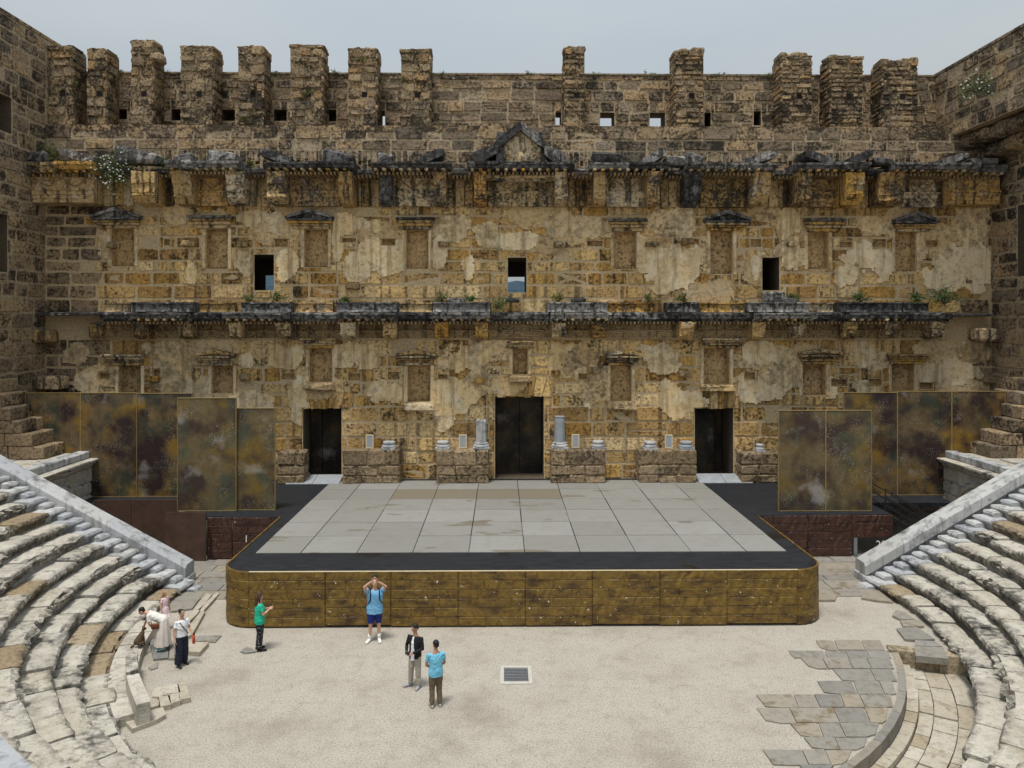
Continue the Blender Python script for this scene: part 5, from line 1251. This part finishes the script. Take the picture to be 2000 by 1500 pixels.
def person(label, loc, rz, h=1.72, skin='a', hair=('brown', 'long'), sho=.19, build=1.0, lean=0.0, arms=None, legs=None, top=None, bottom=None, shoes=None, head=(0, 0), female=False):
    """local figure faces -Y. arms: [(elbow, wrist, hand dir, back-of-hand dir), ...] for x<0 then x>0; offsets from pelvis frame; lean: forward bend in degrees"""
    sc = h / 1.75
    root = thing('person', loc, label, 'person')
    bend = Matrix.Rotation(R(lean), 3, 'X')            # bends the trunk towards -Y about the hips
    piv = Vector((0, 0, .95))
    def B(p): return bend @ (Vector(p) - piv) + piv
    bw = build
    tor = [((0, 0, .86), (.15 * bw, .105 * bw)), ((0, .005, .95), (.168 * bw, .118 * bw)), ((0, 0, 1.06), (.142 * bw, .105 * bw)), ((0, -.005, 1.2), (.152 * bw, .112 * bw)), ((0, -.005, 1.32), (.168 * bw, .112 * bw)), ((0, .005, 1.41), (.15, .088)), ((0, .01, 1.465), (.075, .068)), ((0, 0, 1.52), (.054, .056)), ((0, -.008, 1.575), (.05, .055))]
    tp = [B(p) for p, _ in tor]; tr = [r for _, r in tor]
    bm = bmesh.new(); loft(bm, tp, tr)
    hc = B((0, -.012, 1.655)); yaw, nod = head
    hr = bend @ Matrix.Rotation(R(yaw), 3, 'Z') @ Matrix.Rotation(R(nod), 3, 'X')
    def Hd(p): return hc + hr @ Vector(p)
    ball(bm, Hd((0, .012, .03)), (.076, .094, .09), hr); ball(bm, Hd((0, -.012, -.035)), (.06, .075, .08), hr); ball(bm, Hd((0, -.045, -.085)), (.036, .036, .03), hr)
    ball(bm, Hd((0, -.098, -.012)), (.013, .02, .024), hr)
    for s_ in (-1, 1): ball(bm, Hd((s_ * .077, .012, -.005)), (.011, .02, .03), hr)
    arms_ = arms or [((-.26, .02, 1.13), (-.26, -.06, .88), (0, -.2, -1), (-1, 0, 0)), ((.26, .02, 1.13), (.26, -.06, .88), (0, -.2, -1), (1, 0, 0))]
    sh = [B((-sho, .005, 1.40)), B((sho, .005, 1.40))]
    for i, (e_, w_, hd, hu) in enumerate(arms_):
        e_, w_ = Vector(e_), Vector(w_)
        loft(bm, [B((0, .005, 1.38)).lerp(sh[i], .75), sh[i], sh[i].lerp(e_, .5), e_, e_.lerp(w_, .4), w_], [.05, .052 * bw, .044 * bw, .038, .037, .026], (0, 1, 0), 10)
        hand(bm, w_, hd, hu, 1.0, .55, -1 if i == 0 else 1)
    legs_ = legs or [((-.095, -.01, .5), (-.11, .03, .085), -8), ((.095, -.01, .5), (.11, .03, .085), 8)]
    hip = [Vector((-.088, 0, .9)), Vector((.088, 0, .9))]
    for i, (k_, a_, fy) in enumerate(legs_):
        k_, a_ = Vector(k_), Vector(a_)
        loft(bm, [hip[i], hip[i].lerp(k_, .35), k_, k_.lerp(a_, .35), a_], [.088 * bw, .08 * bw, .054, .052, .036], (1, 0, 0), 12)
        f = Matrix.Rotation(R(fy), 3, 'Z') @ Vector((0, -1, 0)); g0 = Vector((a_.x, a_.y, a_.z - .085 + .035))
        loft(bm, [g0 - f * .05, g0 + f * .06, g0 + f * .16, g0 + f * .2], [(.034, .034), (.04, .034), (.044, .024), (.03, .016)], (f.y, -f.x, 0), 10)
    skin_obj(bm, 'body', SK[skin], .0095, root, loc, rz, sc, 3)
    # face
    for s_ in (-1, 1):
        bm = bmesh.new(); ball(bm, Hd((s_ * .03, -.083, .012)), (.011, .008, .007), hr); skin_obj(bm, 'eye', M['metal'], 0, root, loc, rz, sc)
    bm = bmesh.new(); ball(bm, Hd((0, -.088, -.055)), (.021, .007, .006), hr); skin_obj(bm, 'mouth', M['lip'], 0, root, loc, rz, sc)
    # hair
    hm = HAIR[hair[0]]; bm = bmesh.new()
    ball(bm, Hd((0, .026, .045)), (.084, .096, .088), hr)
    if hair[1] == 'short': ball(bm, Hd((0, .06, .0)), (.07, .055, .07), hr)
    if hair[1] == 'long':
        loft(bm, [Hd((0, .06, .05)), Hd((0, .085, -.06)), B((0, .1, 1.46)), B((0, .11, 1.36))], [(.08, .05), (.09, .05), (.095, .045), (.06, .025)], (1, 0, 0), 12)
        for s_ in (-1, 1): loft(bm, [Hd((s_ * .07, 0, .05)), Hd((s_ * .085, .01, -.05)), B((s_ * .09, .02, 1.48))], [.03, .034, .02], (0, 1, 0), 8)
    if hair[1] == 'bun': ball(bm, Hd((0, .06, .0)), (.07, .055, .07), hr); ball(bm, Hd((0, .125, .075)), (.045, .04, .045), hr)
    if hair[1] == 'tail': ball(bm, Hd((0, .06, .0)), (.07, .055, .07), hr); loft(bm, [Hd((0, .1, .03)), Hd((0, .15, -.05)), Hd((0, .12, -.16))], [.025, .032, .012], (1, 0, 0), 8)
    skin_obj(bm, 'hair', hm, .011, root, loc, rz, sc, 2)
    # clothes
    if top:
        bm = bmesh.new(); z0 = top.get('hem', .88); g_ = top.get('ease', .022)
        pts_ = [B((0, 0, z0)), B((0, .003, .97)), B((0, 0, 1.07)), B((0, -.005, 1.2)), B((0, -.005, 1.32)), B((0, .005, 1.41)), B((0, .01, 1.455))]
        k_ = bw; rr = [(.165 * k_ + g_, .118 * k_ + g_), (.168 * k_ + g_, .118 * k_ + g_), (.15 * k_ + g_, .11 * k_ + g_), (.155 * k_ + g_, .114 * k_ + g_), (.168 * k_ + g_ * .8, .112 * k_ + g_ * .8), (.155 + g_ * .5, .092 + g_ * .5), (.078, .072)]
        loft(bm, pts_, rr, n=20)
        sl = top.get('sleeve', .55)
        for i, (e_, w_, *_r) in enumerate(arms_):
            e_, w_ = Vector(e_), Vector(w_)
            ch = [B((0, .005, 1.37)).lerp(sh[i], .7), sh[i] + Vector((0, 0, .004))]
            if sl <= 1: ch += [sh[i].lerp(e_, sl * .5), sh[i].lerp(e_, sl)]; rr2 = [.055, .058 * bw, .056 * bw, .06 * bw]
            else: ch += [sh[i].lerp(e_, .5), e_, e_.lerp(w_, .5), e_.lerp(w_, .93)]; rr2 = [.055, .059 * bw, .056 * bw, .05, .047, .04]
            loft(bm, ch, rr2, (0, 1, 0), 12)
        skin_obj(bm, top.get('name', 'shirt'), top['mat'], .012, root, loc, rz, sc, 3)
        if 'inner' in top:
            bm = bmesh.new(); loft(bm, [B((0, -.052, z0 - .04)), B((0, -.06, 1.07)), B((0, -.06, 1.3)), B((0, -.035, 1.44))], [(.085, .105), (.08, .1), (.075, .09), (.045, .06)], n=16); skin_obj(bm, 'undershirt', top['inner'], .012, root, loc, rz, sc, 2)
    if bottom:
        bm = bmesh.new(); ln = bottom.get('len', 1.0); w0 = bottom.get('wide', 0)
        if bottom.get('skirt'):
            zb = bottom['skirt']; wd = bottom.get('flare', .3)
            n = 40; rings = []
            for j, (z, r0) in enumerate(((1.04, .15), (.95, .185), (.75, .185 + (wd - .185) * .45), (.5, .185 + (wd - .185) * .75), (zb, wd))):
                fo = j / 4 * .022
                rings.append([bm.verts.new(((r0 + fo * math.sin(k * 2 * math.pi / n * 9)) * math.cos(2 * math.pi * k / n), (r0 * .82 + fo * math.sin(k * 2 * math.pi / n * 9)) * math.sin(2 * math.pi * k / n), z)) for k in range(n)])
            for r0, r1 in zip(rings, rings[1:]):
                for k in range(n): bm.faces.new((r0[k], r0[(k + 1) % n], r1[(k + 1) % n], r1[k]))
            bm.faces.new(rings[0])
            skin_obj(bm, 'skirt', bottom['mat'], 0, root, loc, rz, sc)
        else:
            loft(bm, [(0, 0, .82), (0, .003, .93), B((0, 0, 1.0))], [(.16 * bw + .012, .115 * bw + .014), (.172 * bw + .012, .122 * bw + .014), (.155 * bw + .012, .11 * bw + .012)], n=18)
            for i, (k_, a_, fy) in enumerate(legs_):
                k_, a_ = Vector(k_), Vector(a_); h0 = hip[i]
                if ln < .6: loft(bm, [h0, h0.lerp(k_, .4), h0.lerp(k_, .93)], [.1 * bw, .1 * bw, .088 + w0], (1, 0, 0), 14)
                else: loft(bm, [h0, h0.lerp(k_, .4), k_, k_.lerp(a_, .45), k_.lerp(a_, .97)], [.102 * bw, .096 * bw + w0 * .4, .074 + w0 * .7, .067 + w0 * .9, .058 + w0], (1, 0, 0), 14)
            skin_obj(bm, bottom.get('name', 'trousers'), bottom['mat'], .012, root, loc, rz, sc, 3)
    for i, (k_, a_, fy) in enumerate(legs_):
        a_ = Vector(a_); f = Matrix.Rotation(R(fy), 3, 'Z') @ Vector((0, -1, 0)); zg = a_.z - .085
        g0 = Vector((a_.x, a_.y, zg)); bm = bmesh.new()
        loft(bm, [g0 - f * .075 + Vector((0, 0, .045)), g0 + f * .0 + Vector((0, 0, .05)), g0 + f * .1 + Vector((0, 0, .042)), g0 + f * .19 + Vector((0, 0, .032)), g0 + f * .225 + Vector((0, 0, .026))], [(.032, .04), (.043, .05), (.048, .042), (.046, .032), (.026, .022)], (f.y, -f.x, 0), 12)
        so_ = skin_obj(bm, 'shoe', shoes, .011, root, loc, rz, sc, 2)
        if bottom and bottom.get('len', 1) < .6:
            bm = bmesh.new(); loft(bm, [a_ + Vector((0, 0, -.03)), a_ + Vector((0, 0, .13))], [.044, .05], (1, 0, 0), 12); skin_obj(bm, 'sock', M['white'], 0, root, loc, rz, sc)
    root['_'] = 0; del root['_']
    return root, (lambda p: Vector(loc) + Matrix.Rotation(rz, 3, 'Z') @ (Vector(p) * sc))
M['lip'] = flat_mat('lips', (.32, .1, .08), .5, .05)
def gadget(name, c, rz, size, mat, label, cat, tilt=0):
    b = MB().rock((-size[0] / 2, -size[1] / 2, -size[2] / 2), (size[0] / 2, size[1] / 2, size[2] / 2), .0005, min(size) * .25)
    o = b.build(name, mat, origin=(0, 0, 0)); o.location = c; o.rotation_euler = (tilt, 0, rz); return tag(o, label, cat)
def pts(fn, l): return [fn(p) for p in l]
# -- woman in green top, back half turned, looking at her phone
g0 = on(507, 1270)
patt, t, b = mat_base('black_white_print', .85); p = pos(t)
vo = N(t, 'ShaderNodeTexVoronoi', Scale=22.0); t.links.new(p, vo.inputs['Vector'])
t.links.new(mix(t, mask(t, vo.outputs['Distance'], .3, .2), (.014, .014, .016), (.35, .34, .32)), b.inputs['Base Color'])
_, fn = person('woman in green t-shirt and black patterned trousers looking at a phone', g0, R(118), 1.49, 'a', ('brown', 'long'), .18, 1.12,
    arms=[((-.24, -.06, 1.15), (-.08, -.28, 1.24), (.5, -1, .5), (-.4, -.2, .5)), ((.24, -.06, 1.15), (.07, -.28, 1.22), (-.4, -1, .5), (.4, -.2, .5))],
    top=dict(mat=cloth('green_jersey', (.02, .42, .26)), sleeve=.6, hem=.84), bottom=dict(mat=patt, wide=.012), shoes=cloth('black_shoe', (.015, .015, .016)), head=(0, 22))
gadget('mobile_phone', fn((0, -.36, 1.28)), R(118), (.075, .012, .15), M['metal'], 'dark phone held by the woman in green', 'phone', R(-35))
# -- man photographing with raised arms
g0 = on(732, 1252)
_, fn = person('man in light blue shirt and blue shorts raising a phone above his head', g0, R(12), 1.66, 'a', ('black', 'short'), .2, 1.2,
    arms=[((-.30, -.16, 1.60), (-.08, -.27, 1.80), (.4, -.2, 1), (-.5, .6, .2)), ((.30, -.16, 1.58), (.05, -.27, 1.78), (-.4, -.2, 1), (.5, .6, .2))],
    legs=[((-.12, -.02, .5), (-.14, .02, .085), -30), ((.11, -.02, .5), (.12, .0, .085), 6)],
    top=dict(mat=cloth('light_blue_polo', (.17, .40, .62)), sleeve=.5, hem=.80, ease=.03), bottom=dict(mat=cloth('navy_blue_shorts', (.012, .025, .16)), len=.5, name='shorts'), shoes=M['white'], head=(0, -16))
gadget('mobile_phone', fn((-.015, -.31, 1.93)), R(12), (.15, .012, .08), M['metal'], 'phone held overhead by the man in blue shorts', 'phone')
bk = thing('backpack', fn((0, .19, 1.0)), 'black backpack worn by the man in blue shorts', 'backpack')
def local_mesh(fn, b, name, mat, par):
    b.v = [tuple(fn(p)) for p in b.v]; return b.build(name, mat, par, smooth=True)
BLK = cloth('black_nylon', (.012, .013, .016))
local_mesh(fn, MB().rock((-.15, .15, .98), (.15, .3, 1.42), .01, .06), 'bag', BLK, bk)
for s_ in (-1, 1): local_mesh(fn, MB().tube([(s_ * .1, .16, 1.42), (s_ * .12, .02, 1.475), (s_ * .125, -.125, 1.38), (s_ * .13, -.152, 1.22), (s_ * .19, -.06, 1.08), (s_ * .15, .16, 1.02)], .02, 6), 'strap', BLK, bk)
# -- man in black jacket
g0 = on(811, 1342)
_, fn = person('man in open black jacket over white shirt and beige trousers', g0, R(-28), 1.46, 'b', ('black', 'short'), .2, 1.0,
    arms=[((-.27, -.02, 1.13), (-.13, -.24, 1.06), (.7, -.6, -.1), (-.3, -.6, .6)), ((.27, -.02, 1.13), (.06, -.25, 1.05), (-.9, -.4, -.1), (.2, -.6, .7))],
    legs=[((-.12, -.03, .5), (-.16, .0, .085), -38), ((.1, -.01, .5), (.11, .02, .085), 12)],
    top=dict(mat=cloth('black_jacket', (.012, .012, .013)), sleeve=2, hem=.84, name='jacket', inner=cloth('white_tee', (.72, .72, .74))), bottom=dict(mat=cloth('beige_trousers', (.40, .36, .30)), wide=.01), shoes=cloth('grey_trainer', (.3, .3, .32)), head=(-30, 20))
gadget('camera_device', fn((-.05, -.31, 1.07)), R(-28), (.11, .06, .07), M['metal'], 'small black camera held by the man in the black jacket', 'camera')
# -- man seen from behind
g0 = on(851, 1380)
person('man in light blue polo and brown trousers seen from behind', g0, R(197), 1.46, 'b', ('black', 'short'), .2, 1.05,
    arms=[((-.25, -.03, 1.13), (-.08, -.19, .98), (.8, -.4, -.2), (-.3, -.7, .3)), ((.25, -.03, 1.13), (.06, -.2, .96), (-.8, -.4, -.2), (.3, -.7, .3))],
    top=dict(mat=cloth('turquoise_polo', (.16, .46, .62)), sleeve=.62, hem=.83), bottom=dict(mat=cloth('brown_trousers', (.14, .105, .065)), wide=.008), shoes=cloth('beige_shoe', (.42, .38, .32)), head=(18, 4))
# -- woman with bottle
g0 = on(355, 1300)
_, fn = person('woman in white t-shirt and wide navy trousers holding a red bottle', g0, R(48), 1.38, 'c', ('black', 'bun'), .175, .98,
    arms=[((-.24, .0, 1.14), (-.25, -.08, .9), (0, -.3, -1), (-1, 0, 0)), ((.24, -.02, 1.14), (.24, -.22, .98), (0, -.7, -.6), (1, 0, 0))],
    legs=[((-.1, -.03, .5), (-.12, -.02, .085), -4), ((.1, .0, .5), (.12, .1, .085), 10)],
    top=dict(mat=cloth('white_cotton', (.74, .74, .75)), sleeve=.6, hem=.93), bottom=dict(mat=cloth('navy_linen', (.014, .018, .035)), wide=.055), shoes=cloth('black_sandal', (.015, .015, .015)), head=(8, -4))
sb = thing('crossbody_strap', fn((0, 0, 1.0)), 'thin black strap across the white t-shirt of the woman with a bottle', 'bag strap')
local_mesh(fn, MB().tube([(-.12, .09, 1.42), (-.1, -.1, 1.4), (.0, -.152, 1.22), (.12, -.145, 1.06), (.19, -.06, .98), (.12, .13, 1.1), (-.05, .14, 1.3), (-.12, .09, 1.42)], .012, 6), 'strap', BLK, sb)
bt = thing('water_bottle', fn((.245, -.3, .70)), 'red water bottle with dark cap held by the woman in navy trousers', 'bottle')
p_ = fn((.245, -.3, .70))
MB().lathe(p_, [(.02, 0), (.036, .01), (.036, .17), (.03, .2), (.018, .22)], 14).build('flask', cloth('orange_red_bottle', (.62, .07, .03), .4), bt, smooth=True)
MB().lathe(p_ + Vector((0, 0, .222)), [(.02, 0), (.026, .005), (.026, .04), (.02, .05)], 12).build('cap', 'metal', bt)
# -- woman bending to the cat
g0 = on(318, 1268, .06)
sheer = cloth('cream_gauze', (.66, .58, .52))
_, fn = person('woman in white top and long cream skirt bending down to stroke a cat', g0, R(-78), 1.42, 'a', ('black', 'short'), .175, 1.0, 62,
    arms=[((-.17, -.52, .92), (-.13, -.62, .66), (0, -.3, -1), (-.6, -.6, 0)), ((.2, -.36, .92), (.12, -.30, .78), (-.4, .2, -1), (.7, -.3, 0))],
    top=dict(mat=cloth('white_knit', (.72, .69, .64)), sleeve=.75, hem=.9), bottom=dict(mat=sheer, skirt=.16, flare=.3), shoes=cloth('mint_trainer', (.35, .62, .58)), head=(0, -30))
bg_ = thing('shoulder_bag', fn((.2, -.2, .86)), 'brown leather bag hanging from the bending woman', 'bag')
BR = cloth('brown_leather', (.14, .045, .02), .5)
local_mesh(fn, MB().rock((.17, -.3, .74), (.25, -.06, .92), .008, .035), 'pouch', BR, bg_)
local_mesh(fn, MB().tube([(.2, -.28, .9), (.14, -.36, 1.1), (.0, -.3, 1.22), (-.1, -.15, 1.16), (.1, -.0, 1.05), (.2, -.08, .9)], .011, 6), 'strap', BR, bg_)
# -- girl
g0 = on(322, 1226, .06)
person('blond girl in pale pink dress standing behind the bending woman', g0, R(70), 1.02, 'a', ('blond', 'long'), .165, .92,
    top=dict(mat=cloth('pale_pink_dress', (.74, .55, .56)), sleeve=.5, hem=.9), bottom=dict(mat=cloth('pale_pink_skirt', (.74, .58, .58)), skirt=.52, flare=.27), shoes=M['white'], head=(12, -10))
# -- cat, sitting
cz = on(274, 1262, .25); TAB = flat_mat('tabby_fur', (.085, .055, .032), .9, .5, 38)
ct = thing('cat', cz, 'brown tabby cat sitting on the stone beside the upright slab', 'cat')
bm = bmesh.new()
loft(bm, [(0, .1, .09), (0, .06, .14), (0, 0, .22), (0, -.05, .29), (0, -.075, .34)], [(.075, .08), (.09, .1), (.07, .085), (.055, .06), (.04, .042)], (1, 0, 0), 14)
ball(bm, (0, -.1, .39), (.05, .052, .045)); ball(bm, (0, -.145, .378), (.024, .022, .02))
for s_ in (-1, 1):
    loft(bm, [(s_ * .03, -.09, .42), (s_ * .038, -.09, .465)], [.02, .005], (0, 1, 0), 8)
    loft(bm, [(s_ * .04, -.05, .25), (s_ * .042, -.07, .13), (s_ * .04, -.075, .025), (s_ * .04, -.105, .016)], [.032, .024, .019, .016], (1, 0, 0), 8)
    loft(bm, [(s_ * .07, .1, .1), (s_ * .085, .0, .1), (s_ * .08, .03, .03), (s_ * .075, -.06, .018)], [.05, .045, .024, .018], (0, 1, 0), 8)
loft(bm, [(0, .17, .05), (.08, .2, .025), (.15, .12, .02), (.14, .0, .018)], [.022, .02, .018, .01], (0, 0, 1), 8)
skin_obj(bm, 'body', TAB, .008, ct, cz, R(150), 1.05, 3)

# ================================================================ plants on the ledges
def leafy(name, label, c, rad, n, mt, group, flowers=0, droop=0.0, seed=1, ls=.09):
    rg = random.Random(seed); t_ = thing(name, c, label, 'plant', group)
    b = MB(); st_ = MB(); fl_ = MB(); c = Vector(c)
    for k in range(max(5, n // 22)):
        d_ = Vector((rg.gauss(0, .6), rg.gauss(-.3, .5), abs(rg.gauss(.6, .4)) - droop)).normalized()
        tip = c + Vector((d_.x * rad[0], d_.y * rad[1], d_.z * rad[2])) * rg.uniform(.55, 1)
        mid = c.lerp(tip, .5) + Vector((0, 0, rad[2] * .18)); st_.tube([c, mid, tip], [.012, .008, .004], 4)
        for j in range(22):
            q = (c.lerp(mid, rg.random()) if rg.random() < .3 else mid.lerp(tip, rg.random() ** .6)) + Vector((rg.gauss(0, .13) * rad[0], rg.gauss(0, .13) * rad[1], rg.gauss(0, .13) * rad[2]))
            a_ = Vector((rg.gauss(0, 1), rg.gauss(0, 1), rg.gauss(.4, .8))).normalized(); s_ = a_.orthogonal().normalized(); s_ = Matrix.Rotation(rg.random() * 6.3, 3, a_) @ s_; l = ls * rg.uniform(.6, 1.3)
            b.add([q, q + a_ * l * .5 + s_ * l * .22, q + a_ * l, q + a_ * l * .5 - s_ * l * .22], [(0, 1, 2, 3)])
            if flowers and rg.random() < flowers: fl_.rock(tuple(q - Vector((.025, .025, .025)) + Vector((0, -.05, 0))), tuple(q + Vector((.025, -.02, .025))), .005, .012)
    b.build('foliage', mt, t_); st_.build('stem', 'twig', t_)
    if fl_.v: fl_.build('blossom', 'flower', t_)
GP = 'plants growing on the ruined ledges'
zU, zL = wz(337) + .1, wz(590)
def ledge(u, Y, z): return (wx(u, Y), Y, z)
leafy('flowering_bush', 'large white-flowered bush hanging over the upper cornice', ledge(225, 33.0, zU - .35), (1.05, .6, 1.15), 1500, 'leaf', None, .06, .55, 1)
leafy('bush', 'olive bush behind the end block of the upper cornice', ledge(98, 33.4, zU + .1), (.85, .55, .95), 700, 'leaf_dry', None, 0, 0, 2)
leafy('bush', 'white-flowered bush rooted high in the lichened side building', (19.4, 31.0, 18.0), (.8, .9, .8), 800, 'leaf', None, .05, .3, 3)
leafy('bush', 'wide green bush at the broken end of the lower cornice', ledge(1845, 33.2, zL - .1), (1.15, .5, .8), 900, 'leaf', None, 0, 0, 4)
leafy('bush', 'green bush trailing from the lower cornice below the central window', ledge(972, 33.3, zL - .3), (.7, .45, .6), 500, 'leaf', None, 0, .3, 5)
for i, (u, up_, r_, mt, lb) in enumerate(((440, 1, .5, 'leaf', 'green weeds behind the upper cornice between two broken fragments'), (490, 1, .25, 'leaf_dry', 'small olive tuft on the upper cornice next to a slanted fragment'), (320, 1, .3, 'leaf', 'small green tuft beside the large tilted cornice fragment'), (588, 1, .28, 'leaf', 'small weed growing from an upper carved frieze'), (1635, 1, .4, 'leaf', 'green weeds between two peaked fragments of the upper cornice'),
        (485, 0, .3, 'leaf_dry', 'wispy weed beside the upper opening showing only blue hillside'), (540, 0, .5, 'leaf_dry', 'dry weeds below the upper opening showing only blue hillside'), (862, 0, .36, 'leaf_dry', 'green tuft beside a loose block on the lower cornice'), (920, 0, .28, 'leaf', 'small tuft on the dark plinth near the central window'), (1090, 0, .36, 'leaf_dry', 'yellow-green tuft on the plinth with a loose block'), (1268, 0, .32, 'leaf_dry', 'tuft on the ochre plinth stretch'), (1335, 0, .34, 'leaf_dry', 'tuft on the short dark plinth block'), (1545, 0, .36, 'leaf', 'weeds next to the stacked loose blocks'), (1680, 0, .4, 'leaf', 'green tuft on the long dark plinth beside a plaster patch'), (1790, 0, .4, 'leaf', 'leafy tuft just before the wide green bush'), (673, 0, .24, 'leaf', 'tiny tuft at the corner of a long dark plinth block'))):
    leafy('weed_tuft', lb, ledge(u, 33.35 if up_ else 33.5, (zU if up_ else zL) + .0 - (.3 if u == 588 else 0)), (r_ * 1.25, .3, r_ * 1.1), int(500 * r_ + 100), mt, None, 0, 0, 20 + i, .1)
for i, (u, lb) in enumerate(((240, 'the two end piers'), (328, 'the lumpy pier and the broad one'), (538, 'two middle piers'), (660, 'the plain tall pier and its neighbour'), (870, 'the last broad pier and the open stretch'), (1035, 'the open stretch and the slim pier'), (1165, 'the slim pier and the gap'), (1265, 'the gap and the next brick pier'), (1410, 'two brick piers'), (1500, 'the gap and the group of three piers'))):
    leafy('grass_tuft', 'grey-green tuft on the parapet top between ' + lb, (wx(u, YP), YP - .02, H + (VH - 152) / F * YP), (.4, .2, .32), 130, 'leaf_grey' if i % 3 else 'leaf_dry', None, 0, 0, 60 + i, .09)
for i, (u, v, lb) in enumerate(((148, 168, 'first pier by the side building'), (85, 197, 'corner beside the side building'), (475, 236, 'attic ledge below a middle pier'), (597, 188, 'front of the plain tall pier'), (790, 160, 'front of the last broad pier'), (708, 120, 'face of the pier with a single shrub'))):
    c_ = at(u, v, W + .1); leafy('wall_plant', 'small yellow-green plant rooted in the ' + lb, (c_.x, W + .05, c_.z), (.3, .22, .28), 120, 'leaf_dry', None, 0, 0, 80 + i, .08)

# ================================================================ layout units -> metres
for o in list(scene.objects):
    if o.parent is None and o.type not in ('CAMERA', 'LIGHT'):
        o.location = o.location * UNIT; o.scale = o.scale * UNIT
